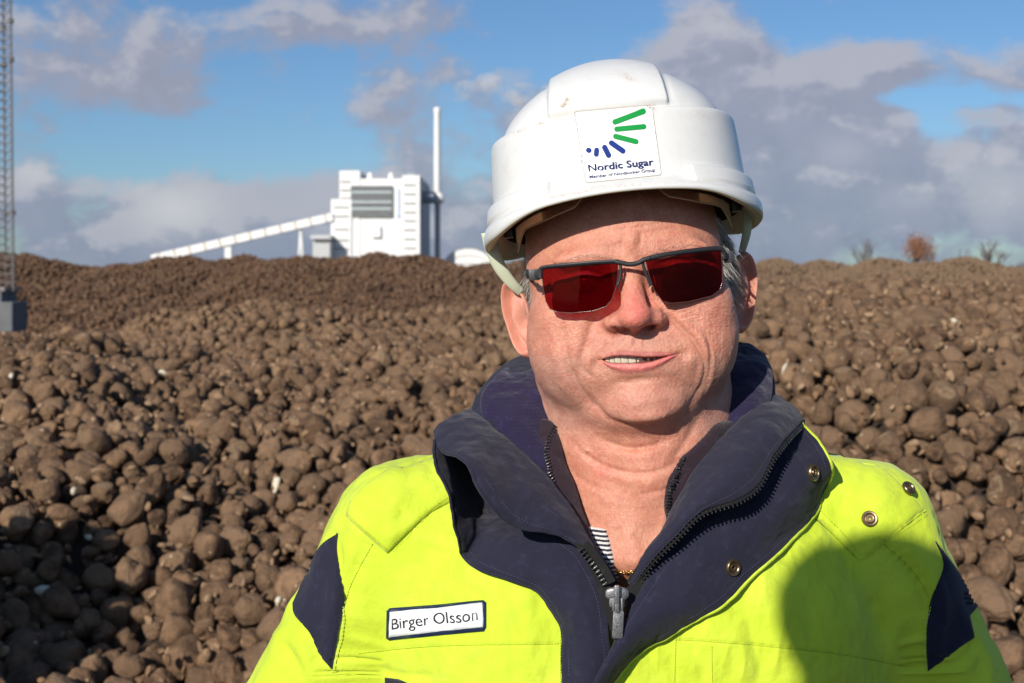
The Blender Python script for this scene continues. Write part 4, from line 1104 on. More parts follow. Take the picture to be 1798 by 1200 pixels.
# seam line of the side pads, inside fittings, visor, straps
M_blackp = plain('black_plastic', (.015, .015, .015), .35, .3, 80)
M_strapw = plain('pale_strap', (.52, .54, .40), .5, .1, 120, sss=.1)
M_band = plain('black_webbing', (.02, .022, .018), .7, .3, 300)
def arc(a0, a1, n, a, f, h, bk=None, arch=0):
    p_ = np.radians(np.linspace(a0, a1, n)); x, y = plan(p_, a, f, bk or f); return np.stack([x, y, np.full(n, float(h)) + arch * np.exp(-(p_ / .8) ** 2)], 1)
b = MB(); P = arc(-179, 180, 90, 205, 222, 62, 222); b.tube(gw(P), 15 * U, 8, flat=(.22, 1.0), cap=False); b.build('head_band', [M_band], hat, True)
for s in (-1, 1):
    b = MB(); c = gw(np.array([(s * 226, -52, 34)]))[0]; b.box(c, (5 * U, 15 * U, 26 * U), GR, bev=2 * U); b.box(gw(np.array([(s * 218, -60, 24)]))[0], (9 * U, 11 * U, 22 * U), GR, bev=2 * U)
    b.box(gw(np.array([(s * 236, -40, 20)]))[0], (8 * U, 14 * U, 5 * U), GR, bev=1 * U); b.box(gw(np.array([(s * 238, -40, 36)]))[0], (7 * U, 12 * U, 6 * U), GR, bev=1 * U)
    b.build('fitting', [M_blackp], hat, True, 40)
    # ear strap: a pale flat band from the fitting down behind the ear
    P = np.array([(s * 232, -30, 26), (s * 238, -20, -10), (s * 236, 0, -50), (s * 224, 30, -88)] if s < 0 else [(s * 246, -20, 40), (s * 243, -8, 0), (s * 238, 8, -34), (s * 228, 40, -66)], float)
    if s < 0: P = np.array([(-257, -30, 22), (-254, -26, -12), (-243, -18, -50), (-224, -6, -82), (-208, 8, -100)], float)
    b = MB(); b.tube(gw(resample(P, 24)), np.linspace(17, 9, 24) * U if s < 0 else np.linspace(12, 7, 24) * U, 10, flat=(.3, 1.0) , up=(1, 0, 0)); b.build('ear_strap', [M_strapw], hat, True)
# retracted clear visor: two lobes joined under the brim
t = mat('clear_visor'); t.N.remove(t.p)
fr_ = t.n('ShaderNodeFresnel', {'IOR': 1.45}).outputs[0]
tr_ = t.n('ShaderNodeBsdfTransparent', {'Color': (.72, .66, .55, 1)}); gl_ = t.n('ShaderNodeBsdfGlossy', {'Roughness': .12, 'Color': (.9, .9, .85, 1)})
mx_ = t.n('ShaderNodeMixShader', {0: t.m('ADD', fr_, .04), 1: tr_.outputs[0], 2: gl_.outputs[0]}); t.L.new(mx_.outputs[0], t.out.inputs[0]); M_visor = t.mat
pv = np.linspace(-62, 62, 90); low = np.interp(np.abs(pv), [0, 8, 14, 20, 34, 50, 57, 62], [60, 58, 42, 18, 6, 0, -20, -34]); V = []
for k, a in enumerate(pv):
    for q in np.linspace(0, 1, 8):
        h = 74 + (low[k] - 74) * q; x, y = plan(np.radians(a), 216 - 4 * q, 246 - 4 * q, 240); V.append((x, y, h))
vs = mesh_np('visor', gw(np.array(V)), grid_faces(90, 8), [M_visor], parent=hat)
b = MB(); P = np.array([V[k * 8 + 7] for k in range(90)]); b.tube(gw(P), 1.5 * U, 8); b.build('visor_edge', [plain('amber_edge', (.45, .30, .17), .2, .2, 200, spec=.7)], vs, True)

# ================================================================ sunglasses
M_frame = plain('gunmetal_frame', (.030, .030, .034), .48, .2, 400, metal=.3)
t = mat('red_lens'); t.N.remove(t.p)
fr_ = t.n('ShaderNodeFresnel', {'IOR': 1.5}).outputs[0]
tr_ = t.n('ShaderNodeBsdfTransparent', {'Color': (.25, .009, .016, 1)}); gl_ = t.n('ShaderNodeBsdfGlossy', {'Roughness': .03, 'Color': (.40, .12, .12, 1)}); df_ = t.n('ShaderNodeBsdfDiffuse', {'Color': (.045, .002, .006, 1)})
m1 = t.n('ShaderNodeMixShader', {0: .08, 1: tr_.outputs[0], 2: df_.outputs[0]}); m2 = t.n('ShaderNodeMixShader', {0: fr_, 1: m1.outputs[0], 2: gl_.outputs[0]}); t.L.new(m2.outputs[0], t.out.inputs[0]); M_lens = t.mat
sg = empty('sunglasses', HO, 'rectangular half-rim sunglasses with dark red lenses, worn by the man', 'sunglasses')
def gy(px): x = (px - 1110) / .98; return -30 + .00135 * x * x + .0 * abs(x)
def GP(px, py, dy=0.0): return np.array(W(px, py, Y0 + (gy(px) + dy) * HS))
def lens(poly):
    P = resample(np.array(poly + [poly[0]], float), 130)[:-1] if False else np.array(poly, float)
    # densify straight, keep corners
    out = []
    for i in range(len(P)):
        a, c = P[i], P[(i + 1) % len(P)]; n = max(2, int(np.linalg.norm(c - a) / 3))
        for k in range(n): out.append(a + (c - a) * k / n)
    P = np.array(out); n = len(P); c0 = P.mean(0)
    V = []; rings = 12
    for q in range(rings + 1):
        for p in c0 + (P - c0) * (q / rings): V.append(GP(p[0], p[1], 0))
    V = np.array(V); Fq = []
    i, j = np.meshgrid(np.arange(rings), np.arange(n), indexing='ij')
    Fq = np.stack([i * n + j, i * n + (j + 1) % n, (i + 1) * n + (j + 1) % n, (i + 1) * n + j], -1).reshape(-1, 4)
    return V, Fq, P
LL = [(951, 473), (1085, 462), (1085.5, 485), (1082, 503), (1074, 527), (1063, 539), (1040, 546.5), (1003, 550), (979, 548.5), (966, 543), (959, 530), (954, 508)]
RL = [(1134, 459), (1200, 447), (1266, 440), (1268.5, 470), (1268.5, 496), (1264, 510), (1250, 520), (1208, 530.5), (1178, 533), (1163, 529), (1149, 510), (1139.5, 484)]
for L in (LL, RL):
    V, Fq, P = lens(L); l_ = mesh_np('lens', V, Fq, [M_lens], parent=sg)
    E = np.array([GP(p[0], p[1], -.3) for p in np.vstack([P, P[:1]])]); b = MB(); b.tube(E, .75 * U, 6, cap=False); b.build('lens_edge', [plain('lens_rim_edge', (.10, .04, .035), .2, .2, 300)], l_, True)
b = MB()
def bar(pts, r, flat, dy=-2):
    P = resample(np.array([GP(p[0], p[1], dy) for p in pts]), 60); b.tube(P, r * U, 10, flat=flat, up=(0, 1, 0))
b.tube(resample([GP(x, y, -2) for x, y in [(949, 490), (949, 478), (955, 470), (1000, 465.5), (1045, 461.5), (1087, 459.5)]], 60), 4.3 * U, 10, flat=(1, .6), up=(0, 1, 0))
b.tube(resample([GP(x, y, -2) for x, y in [(1135, 455), (1165, 448), (1200, 442.5), (1240, 438), (1262, 437), (1271, 442), (1273, 456)]], 60), 4.3 * U, 10, flat=(1, .6), up=(0, 1, 0))
b.tube(resample([GP(x, y, -3) for x, y in [(1080, 460), (1092, 462), (1104, 464.5), (1118, 463), (1130, 457), (1142, 453)]], 40), 4.4 * U, 10, flat=(1, .7), up=(0, 1, 0))
for pts in ([(1089, 462), (1090, 475), (1088, 492), (1084, 503)], [(1128, 460), (1132, 475), (1138, 490), (1143, 502)]):
    b.tube(resample([GP(x, y, 0) for x, y in pts], 24), [2.8 * U] * 24, 8)
b.build('frame', [M_frame], sg, True)
for px, py in ((1086, 505), (1139, 498)):
    b = MB(); b.ball(GP(px, py, 12), 7 * U, 3, sc=(.35, .5, 1.1)); b.build('nose_pad', [plain('clear_pad', (.6, .5, .45), .1, .05, 100, trans=.8)], sg, True)
for s, pts in ((-1, [(952, 482, 0), (938, 483, 3), (925, 481, 12)]), (1, [(1271, 452, 0), (1280, 452, 2), (1287, 450, 14)])):
    b = MB(); P = [GP(x, y, d) for x, y, d in pts]
    ear_ = hw(np.array([(s * 186, 120, 0), (s * 197, 190, -6), (s * 196, 235, -30)])); P = np.vstack([P, ear_])
    b.tube(resample(P, 60), [7 * U] * 22 + [4.5 * U] * 38, 10, flat=(.35, 1.0), up=(0, 0, 1)) if False else b.tube(resample(P, 60), [7.5 * U] * 16 + [4.5 * U] * 44, 10, flat=(.3, 1.0), up=(0, 0, 1))
    c = GP(pts[1][0], pts[1][1], pts[1][2]); b.box(c, (9.5 * U, 3 * U, 10 * U), HR, bev=1.2 * U)
    b.build('temple', [M_frame], sg, True, 40)

# ================================================================ hair and brows: tapered strands rooted on the skin
t = mat('grey_hair'); rn = attr(t, 'rnd')
setp(t, color=t.mixc(rn, (.09, .085, .075, 1), (.78, .76, .72, 1)), rough=.45, spec=.4); M_hair = t.mat
def strands(roots, dirs, lens_, rad, curl, rs, sag=.35):
    """roots/dirs in head units"""
    n = len(roots); k = 6; tt = np.linspace(0, 1, k)
    P = roots[:, None] + dirs[:, None] * (lens_[:, None, None] * tt[None, :, None])
    P[..., 2] -= sag * lens_[:, None] * tt ** 2; w = rs.normal(size=(n, 3)) * curl; P += w[:, None] * (tt ** 1.6)[None, :, None] * lens_[:, None, None]
    T = np.gradient(P, axis=1); T /= np.linalg.norm(T, axis=2)[..., None]
    s1 = np.cross(T, np.array([0.3, .2, 1.0])); s1 /= np.linalg.norm(s1, axis=2)[..., None]; s2 = np.cross(T, s1)
    rr_ = rad * (1 - .85 * tt)[None, :, None, None]; an = np.arange(3) * 2 * np.pi / 3
    V = P[:, :, None] + rr_ * (np.cos(an)[None, None, :, None] * s1[:, :, None] + np.sin(an)[None, None, :, None] * s2[:, :, None])
    V = V.reshape(-1, 3); base_ = np.arange(n) * k * 3
    i, j = np.meshgrid(np.arange(k - 1), np.arange(3), indexing='ij'); q = np.stack([i * 3 + j, i * 3 + (j + 1) % 3, (i + 1) * 3 + (j + 1) % 3, (i + 1) * 3 + j], -1).reshape(-1, 4)
    return V, (q[None] + base_[:, None, None]).reshape(-1, 4), np.repeat(rs.random(n), k * 3)
rs = np.random.default_rng(9)
def scalp(n, cond, z0, z1, a0, a1):
    a = rs.uniform(a0, a1, n); z = rs.uniform(z0, z1, n); D = np.stack([np.sin(a), -np.cos(a), np.zeros(n)], 1).astype(np.float32)
    O = np.stack([np.zeros(n), np.full(n, 200.), z], 1).astype(np.float32); P = cast(head_sdf, O, D, 120.0, 24).astype(float); return P, nrm_of(P, head_sdf)
HV, HF, HRn = [], [], []; off = 0
for s in (-1, 1):
    # temples and sideburns
    for (n, z0, z1, y0, y1, L0, L1) in ((1000, -28, 95, 90, 205, 26, 58), (420, -60, 10, 128, 180, 16, 34)):
        P, Nn = scalp(n * 3, None, z0, z1, math.radians(58) * 1, math.radians(100)); P[:, 0] *= s; Nn[:, 0] *= s
        # hairline slants back as it drops
        hl_ = 78 + 18 * np.sin(P[:, 2] * .05) + np.clip(-P[:, 2], 0, 60) * .55
        m = (P[:, 1] > hl_) & (P[:, 1] < y1); P = P[m][:n]; Nn = Nn[m][:n]
        d = Nn * .42 + np.array([0, .50, -.72]) + rs.normal(size=P.shape) * .12; d /= np.linalg.norm(d, axis=1)[:, None]
        V, Fq, rr2 = strands(P - Nn * 2, d, rs.uniform(L0, L1, len(P)), .95, .14, rs); HV.append(hw(V)); HF.append(Fq + off); HRn.append(rr2); off += len(V)
P, Nn = scalp(5200, None, -120, 80, math.radians(98), math.radians(262)); m = (P[:, 2] > -60) | (np.abs(P[:, 0]) < 140); P = P[m]; Nn = Nn[m]
d = Nn * .35 + np.array([0, .15, -.9]) + rs.normal(size=P.shape) * .1; V, Fq, rr2 = strands(P - Nn * 2, d / np.linalg.norm(d, axis=1)[:, None], rs.uniform(25, 50, len(P)), .9, .1, rs); HV.append(hw(V)); HF.append(Fq + off); HRn.append(rr2); off += len(V)
mesh_np('hair', np.concatenate(HV), np.concatenate(HF), [M_hair], parent=person, attrs={'rnd': np.concatenate(HRn)})
bb = BVHTree.FromPolygons(HEADV.tolist(), HEADF[:, ::-1].tolist())
for s, pts in ((-1, [(985, 452), (1020, 440), (1060, 440), (1085, 448)]), (1, [(1140, 436), (1170, 425), (1215, 420), (1250, 428)])):
    P = resample(pts, 30); V3 = []
    for p in P: 
        for _ in range(2):
            V3.append(hl(project(bb, p[0] + rs.uniform(-2, 2), p[1] + 12 + rs.normal() * 2.5, 0.0)[None])[0])
    V3 = np.array(V3); d = np.array([s * .8, -.35, .15]) + rs.normal(size=V3.shape) * .22; d /= np.linalg.norm(d, axis=1)[:, None]
    V, Fq, rr2 = strands(V3, d, rs.uniform(7, 13, len(V3)), .28, .1, rs, .1); mesh_np('eyebrow', hw(V), Fq, [M_hair], parent=person, attrs={'rnd': .05 + rr2 * .35})
# ================================================================ jacket
TO = np.array([247 * U, 1.15, CAMZ])
def tw(P): return TO + U * np.asarray(P, float)
jk = None
def torso_sdf(P):
    M = P.copy(); M[:, 0] = np.abs(P[:, 0])
    d = ell(M, (0, -10, -900), (520, 305, 520))
    d = smin(d, ell(M, (170, -30, -700), (300, 250, 270)), 80)
    d = smin(d, cap(M, (110, 40, -330), (450, 20, -525), 60, 128), 90)
    d = smin(d, cap(M, (470, 15, -528), (708, 20, -1010), 140, 139), 55)
    d = smin(d, cap(M, (705, 20, -1010), (660, -160, -1450), 134, 100), 60)
    return d
NU2, NV2 = JRES
w_ = np.linspace(-1, 1, NU2 + 1)[:-1]; th = np.pi * (.45 * w_ + .55 * w_ ** 3)
el = np.radians(np.concatenate([np.linspace(88, 62, 14)[:-1], np.linspace(62, -28, NV2 - 27), np.linspace(-28, -62, 15)[1:]]))
TH, EL = np.meshgrid(th, el)
D_ = np.stack([np.sin(TH) * np.cos(EL), -np.cos(TH) * np.cos(EL), np.sin(EL)], -1).reshape(-1, 3).astype(np.float32)
O_ = np.tile(np.array([0, -20, -800], np.float32), (len(D_), 1))
Pj = cast(torso_sdf, O_, D_, 200.0, 34).astype(float); Nj = nrm_of(Pj, torso_sdf, 3)
jx, jy = PX(tw(Pj)); jf = sstep(.25, -.2, Nj[:, 1]); jd = np.zeros(len(Pj))
def jcrease(poly, width, depth, ridge=0, side=1, taper=True):
    global jd
    poly = np.array(poly, float); lo = poly.min(0) - 5 * width; hi = poly.max(0) + 5 * width
    m = (jx > lo[0]) & (jx < hi[0]) & (jy > lo[1]) & (jy < hi[1]) & (jf > 0)
    if not m.any(): return
    D, T, S = polydist(jx[m], jy[m], poly); tp = np.sin(np.pi * np.clip(T, .02, .98)) ** .5 if taper else 1.0
    g = -depth * np.exp(-(D / width) ** 2)
    if ridge: g = g + ridge * np.exp(-((D * S * side - 2.2 * width) / (1.7 * width)) ** 2)
    jd[m] += g * tp * jf[m]
# broad drape of a padded jacket, then the folds seen in the photo
Q_ = Pj * np.array([1, 1, .55])
jd += noise3(Q_, .0055, 41) * 11 + noise3(Q_, .013, 42) * 6.5 + noise3(Q_, .035, 43) * 2.2
rg = 1 - np.abs(noise3(Pj * np.array([1, .8, .38]) + np.array([0, 0, 40]), .017, 47)) * 2; arm_ = sstep(430, 560, np.abs(Pj[:, 0]))
jd += np.clip(rg, 0, 1) ** 3 * 1.5 * (1 - arm_) + arm_ * noise3(Pj * np.array([1, 1, .7]), .02, 48) * 4
for p, w, d, r, s in [([(594, 940), (600, 1010), (606, 1060), (600, 1110), (592, 1180), (590, 1215)], 7, 13, 7, 1), ([(640, 960), (622, 1010), (610, 1060)], 9, 7, 5, 1), ([(610, 1080), (628, 1130), (632, 1200)], 9, 9, 6, -1),
                      ([(545, 1112), (560, 1150), (580, 1200)], 7, 6, 5, 1), ([(495, 1130), (515, 1150), (540, 1215)], 8, 8, 7, -1), ([(660, 1170), (700, 1185), (760, 1190)], 8, 5, 4, 1),
                      ([(700, 990), (760, 1000), (830, 1040), (880, 1090)], 16, 5, 5, 1), ([(880, 1040), (900, 1100), (905, 1200)], 12, 6, 4, -1), ([(740, 960), (800, 985)], 10, 5, 3, 1),
                      ([(1552, 955), (1600, 1000), (1632, 1058), (1628, 1120), (1628, 1200)], 7, 12, 7, -1), ([(1600, 1080), (1590, 1140), (1600, 1200)], 10, 9, 6, 1), ([(1612, 1050), (1618, 1130), (1610, 1210)], 6, 6, 4, 1),
                      ([(1700, 1120), (1720, 1160), (1725, 1210)], 7, 8, 6, -1), ([(1650, 1190), (1690, 1160), (1712, 1130)], 6, 7, 5, 1), ([(1440, 1000), (1420, 1070), (1440, 1150)], 18, 5, 4, 1),
                      ([(1300, 1090), (1330, 1140), (1350, 1200)], 16, 6, 4, 1), ([(1520, 1020), (1540, 1090), (1530, 1170)], 18, 6, 5, -1), ([(1200, 1120), (1230, 1160), (1240, 1210)], 12, 5, 4, 1)]:
    jcrease(p, w, d, r, s)
for p in [[(630, 1148), (700, 1140), (800, 1134), (984, 1131)], [(1190, 1124), (1260, 1128), (1450, 1146), (1600, 1172)], [(655, 955), (625, 1010), (606, 1052)], [(1552, 956), (1585, 985), (1612, 1015), (1632, 1050)]]:
    D, T, S = polydist(jx, jy, p); L_ = sum(math.dist(p[i], p[i + 1]) for i in range(len(p) - 1))
    jd += jf * np.exp(-D / 11) * 2.6 * noise3(np.stack([T * L_ / 13, D / 50, 0 * T], 1), 1.0, 61) - jf * 1.6 * np.exp(-(D / 3) ** 2) * (D < 20)
jd += jf * noise3(Pj * np.array([1, 1, .6]), .06, 44) * 1.1
Pj2 = Pj + Nj * jd[:, None]; Vj = tw(Pj2); Fj = grid_faces(NV2, NU2, True)[:, ::-1]
NECKHOLE = [(905, 640), (838, 705), (785, 765), (795, 850), (822, 930), (870, 980), (940, 1005), (1010, 1045), (1085, 1110), (1130, 1060), (1240, 960), (1330, 900), (1375, 830), (1385, 760), (1350, 700), (1300, 620)]
jx, jy = PX(Vj)
fcx = jx[Fj].mean(1); fcy = jy[Fj].mean(1); fyy = Pj[Fj][:, :, 1].mean(1)
cut = inpoly(fcx, fcy, NECKHOLE)
t = mat('hi_vis_fabric'); co = obj_xyz(t)
def weave(t, co, sc, k=1.0):
    a = t.n('ShaderNodeTexWave', {'Vector': co, 'Scale': sc, 'Distortion': 1.2, 'Detail Scale': 3.0, 'Detail': 2.0}, wave_type='BANDS', bands_direction='DIAGONAL').outputs[1]
    b_ = t.n('ShaderNodeTexWave', {'Vector': co, 'Scale': sc * .9, 'Distortion': 1.0, 'Detail Scale': 3.0}, wave_type='BANDS', bands_direction='Z').outputs[1]
    return t.m('ADD', t.m('MULTIPLY', a, .6), t.m('MULTIPLY', b_, .4))
we = weave(t, co, 420); n1 = t.noise(14, 6, .6, co); n2 = t.noise(55, 6, .65, co); n3 = t.noise(210, 4, .6, co)
base = t.mixc(t.ss(n1, .35, .7), (.50, .63, .030, 1), (.57, .70, .05, 1))
base = t.mixc(t.m('MULTIPLY', t.ss(n2, .54, .74), .28), base, (.36, .43, .05, 1))
base = t.mixc(t.m('MULTIPLY', t.ss(n3, .74, .80), .5), base, (.20, .22, .05, 1))
setp(t, color=base, rough=.75, spec=.25, normal=t.bump(we, .25, .0004, t.bump(n2, .35, .0035, t.bump(n1, .35, .012))), sheen=.15)
M_hv = t.mat
def cloth(name, c1, c2, sc=420, bw=.35, sheen=.12, fuzz=0.0):
    t = mat(name); co = obj_xyz(t); we = weave(t, co, sc); n1 = t.noise(25, 6, .6, co); n2 = t.noise(120, 5, .65, co); n3 = t.noise(900, 3, .7, co)
    base = t.mixc(t.m('ADD', t.m('MULTIPLY', n1, .6), t.m('MULTIPLY', we, .4)), c1, c2)
    base = t.mixc(t.m('MULTIPLY', t.ss(n3, .68, .78), .22), base, (.12, .11, .12, 1))
    h = t.m('ADD', we, t.m('MULTIPLY', n3, fuzz))
    base = t.mixc(t.m('MULTIPLY', t.ss(n2, .52, .72), .35), base, tuple(min(1, x * 1.9) for x in c2[:3]) + (1,))
    return setp(t, color=base, rough=.85, spec=.2, sheen=sheen, sheenr=.5, normal=t.bump(h, bw, .0006, t.bump(n2, .3, .0025, t.bump(n1, .35, .008))))
M_navy = cloth('navy_twill', (.009, .009, .023, 1), (.021, .021, .042, 1))
M_navyl = cloth('faded_navy_twill', (.011, .011, .026, 1), (.025, .024, .044, 1))
M_fleece = cloth('navy_fleece', (.009, .007, .027, 1), (.022, .015, .052, 1), 120, .4, .2, 2.5)
M_maroon = cloth('dark_maroon_knit', (.014, .008, .014, 1), (.034, .018, .026, 1), 260, .5, .15, 2.0)
M_tape = cloth('black_zip_tape', (.006, .006, .006, 1), (.018, .018, .018, 1), 700, .5, .2, 1.0)
jk = mesh_np('jacket', Vj, Fj[~cut], [M_hv], parent=person)
BV_j = BVHTree.FromPolygons(Vj.tolist(), Fj.tolist())
BV_b = BVHTree.FromPolygons(HEADV.tolist(), HEADF[:, ::-1].tolist())
from mathutils.geometry import delaunay_2d_cdt
def dens(poly, step, close=True):
    P = np.array(poly, float); out = []
    n = len(P) if close else len(P) - 1
    for i in range(n):
        a, c = P[i], P[(i + 1) % len(P)]; k = max(1, int(np.linalg.norm(c - a) / step))
        for q in range(k): out.append(a + (c - a) * q / k)
    if not close: out.append(P[-1])
    return np.array(out)
def smoothpoly(poly, corners=()):
    """rounds a traced outline, keeping the listed corner indices sharp"""
    P = np.array(poly, float); n = len(P); cs = sorted(corners) if corners else None
    if not cs:
        Q = np.vstack([P[-2:], P, P[:3]]); R = resample(Q, len(Q) * 12); 
        d0 = np.argmin(np.linalg.norm(R[:len(R) // 3] - P[0], axis=1)); d1 = len(R) * 2 // 3 + np.argmin(np.linalg.norm(R[len(R) * 2 // 3:] - P[0], axis=1)); return R[d0:d1]
    out = []
    for i in range(len(cs)):
        a = cs[i]; b_ = cs[(i + 1) % len(cs)]; idx = [a]; k = a
        while k != b_: k = (k + 1) % n; idx.append(k)
        R = resample(P[idx], max(2, len(idx) * 8)); out.append(R[:-1])
    return np.vstack(out)
def patch(name, bv, poly, off, thick, material, parent, step=7, edge=5.0, corners=(), puff=0.0, wr=0.0, smooth=True):
    """a padded sheet of cloth lying on a surface, outline in photo pixels"""
    B = dens(smoothpoly(poly, corners) if smooth else poly, step * .6)
    lo, hi = B.min(0), B.max(0); gx, gy2 = np.meshgrid(np.arange(lo[0] + step / 2, hi[0], step), np.arange(lo[1] + step / 2, hi[1], step))
    gx = gx.ravel(); gy2 = gy2.ravel(); inside = inpoly(gx, gy2, B)
    dd, _, _ = polydist(gx, gy2, np.vstack([B, B[:1]]), smooth=False); m = inside & (dd > step * .45)
    # an inner offset ring keeps the rolled edge crisp
    pts = [tuple(p) for p in B] + [(x, y) for x, y in zip(gx[m], gy2[m])]
    n = len(B); r = delaunay_2d_cdt([Vector(p) for p in pts], [(i, (i + 1) % n) for i in range(n)], [list(range(n))], 1, 1e-5)
    P = np.array([v[:] for v in r[0]]); T = np.array([f[:] for f in r[2] if len(f) == 3])
    d, _, _ = polydist(P[:, 0], P[:, 1], np.vstack([B, B[:1]]), smooth=False)
    hgt = off + thick * np.sqrt(np.clip(1 - (1 - np.clip(d / edge, 0, 1)) ** 2, 0, 1)) + puff * (1 - np.exp(-d / 25))
    if wr: hgt = hgt + wr * noise3(np.stack([P[:, 0], P[:, 1], 0 * d], 1), .03, 7) * np.clip(d / 10, 0, 1) + wr * .35 * noise3(np.stack([P[:, 0], P[:, 1], 0 * d], 1), .09, 8) * np.clip(d / 10, 0, 1)
    V = np.array([project(bv, p[0], p[1], h) for p, h in zip(P, hgt)])
    a = P[T[:, 1]] - P[T[:, 0]]; c = P[T[:, 2]] - P[T[:, 0]]; s = a[:, 0] * c[:, 1] - a[:, 1] * c[:, 0]
    T = np.where((s > 0)[:, None], T[:, ::-1], T)
    # skirt down to the cloth below
    bi = [int(np.argmin(((P - p) ** 2).sum(1))) for p in B]; low = np.array([project(bv, P[i][0], P[i][1], -.002) for i in bi]); k = len(V)
    S_ = np.array([[bi[i], bi[(i + 1) % n], k + (i + 1) % n, k + i] for i in range(n)])
    return mesh_np(name, np.vstack([V, low]), [T, S_], [material], parent=parent)
def stitches(bv, pts, off, mb, every=5.5, ln=3.4, r=.45, m=0, curve=True):
    mb = MB(); _st(bv, pts, off, mb, every, ln, r, m, curve); mb.build('stitching', [M_thread, M_threadd, M_threadw], jk, True)
def _st(bv, pts, off, mb, every=5.5, ln=3.4, r=.45, m=0, curve=True):
    P = resample(pts, 200) if curve else np.array(dens(pts, 2, False)); d = np.concatenate([[0], np.cumsum(np.linalg.norm(np.diff(P, axis=0), axis=1))]); s = 0
    while s + ln < d[-1]:
        a = [np.interp(q, d, P[:, 0]) for q in (s, s + ln)]; c = [np.interp(q, d, P[:, 1]) for q in (s, s + ln)]
        mb.tube([project(bv, a[0], c[0], off), project(bv, a[1], c[1], off)], r * U, 4, m=m); s += every
M_thread = plain('yellow_thread', (.62, .80, .05), .7, .1, 500); M_threadd = plain('dark_seam_thread', (.30, .38, .02), .8, .1, 500); M_threadw = plain('pale_thread', (.75, .85, .30), .7, .1, 500)
# sleeve panels and shoulder flaps
LPAN = [(594, 937), (562, 962), (538, 1011), (515, 1060), (519, 1081), (545, 1112), (559, 1144), (582, 1175), (594, 1109), (604, 1056), (599, 1018), (592, 969)]
RPAN = [(1642, 951), (1676, 997), (1702, 1039), (1716, 1065), (1701, 1082), (1710, 1119), (1680, 1140), (1629, 1179), (1627, 1125), (1633, 1061), (1654, 1005), (1655, 982)]
lp = patch('sleeve_panel', BV_j, LPAN, .0012, .0012, M_navy, jk, 4, 3, (0, 3, 7)); rp = patch('sleeve_panel', BV_j, RPAN, .0012, .0012, M_navy, jk, 4, 3, (0, 3, 4, 5, 7))
LFL = [(608, 906), (615, 883), (636, 859), (667, 835), (688, 822), (712, 822), (740, 812), (772, 806), (792, 850), (800, 878), (755, 902), (720, 934), (692, 962), (681, 972), (657, 951), (629, 927)]
RFL = [(1420, 902), (1459, 937), (1500, 977), (1511, 985), (1526, 975), (1567, 941), (1605, 911), (1625, 898), (1609, 879), (1588, 857), (1560, 830), (1535, 818), (1500, 812), (1462, 796), (1435, 780), (1405, 790)]
lf = patch('shoulder_flap', BV_j, LFL, .0010, .0022, M_hv, jk, 6, 4, (0, 9, 13), puff=.0035, wr=.0016); rf_ = patch('shoulder_flap', BV_j, RFL, .0010, .0022, M_hv, jk, 6, 4, (0, 3, 7, 14), puff=.0035, wr=.0016)
sm_ = MB()
stitches(BV_j, [(606, 1056), (600, 1100), (590, 1150), (584, 1178)], .0022, sm_, 7, 5, .8, 2); stitches(BV_j, [(1631, 1063), (1625, 1110), (1624, 1150), (1627, 1178)], .0022, sm_, 7, 5, .8, 2)
for pts in [[(630, 1148), (700, 1140), (800, 1134), (984, 1131)], [(1190, 1124), (1260, 1128), (1450, 1146), (1600, 1172)], [(985, 1112), (984, 1160), (985, 1210)], [(1187, 1112), (1186, 1160), (1184, 1210)], [(1250, 1135), (1251, 1210)], [(655, 955), (625, 1010), (606, 1052)], [(592, 935), (585, 960)],
            [(1552, 956), (1585, 985), (1612, 1015), (1632, 1050)]]:
    stitches(BV_j, pts, .0006, sm_, 5.2, 3.6, .5, 1, len(pts) > 2)
for pts in [[(612, 898), (632, 920), (660, 944), (682, 964)], [(685, 962), (722, 926), (757, 894), (795, 872)], [(1424, 895), (1460, 929), (1503, 968), (1512, 977)], [(1516, 975), (1560, 938), (1618, 899)]]:
    stitches(BV_j, pts, .0078, sm_, 5.2, 3.6, .45, 0)
# name tag
tg_poly = [(679, 1073), (684, 1068), (765, 1062), (849, 1054), (854, 1058), (854, 1102), (850, 1109), (765, 1117), (684, 1125), (678, 1121)]
ng = patch('name_tag', BV_j, tg_poly, .0006, .0009, plain('tag_border_blue', (.012, .022, .06), .35, .1, 200), jk, 6, 2.5, (), smooth=False)
card = [(685, 1074), (766, 1068), (848, 1059), (849, 1075), (849, 1101), (765, 1110), (684, 1119), (684, 1095)]
cd = patch('name_card', BV_j, card, .0017, .0003, plain('tag_card', (.72, .74, .76), .25, .05, 60), ng, 6, 1.5, (), smooth=False)
b = MB()
V, T = text_on(BV_j, 'Birger Olsson', (691, 1105), (841, 1089), 20, .0025); b.add(V, T)
b.build('name_lettering', [plain('black_ink', (.012, .012, .015), .4, .1, 200)], ng)
patch('pocket_patch', BV_j, [(676, 1190), (700, 1193), (724, 1203), (724, 1230), (676, 1230)], .0004, .001, M_navy, jk, 6, 3, smooth=False)

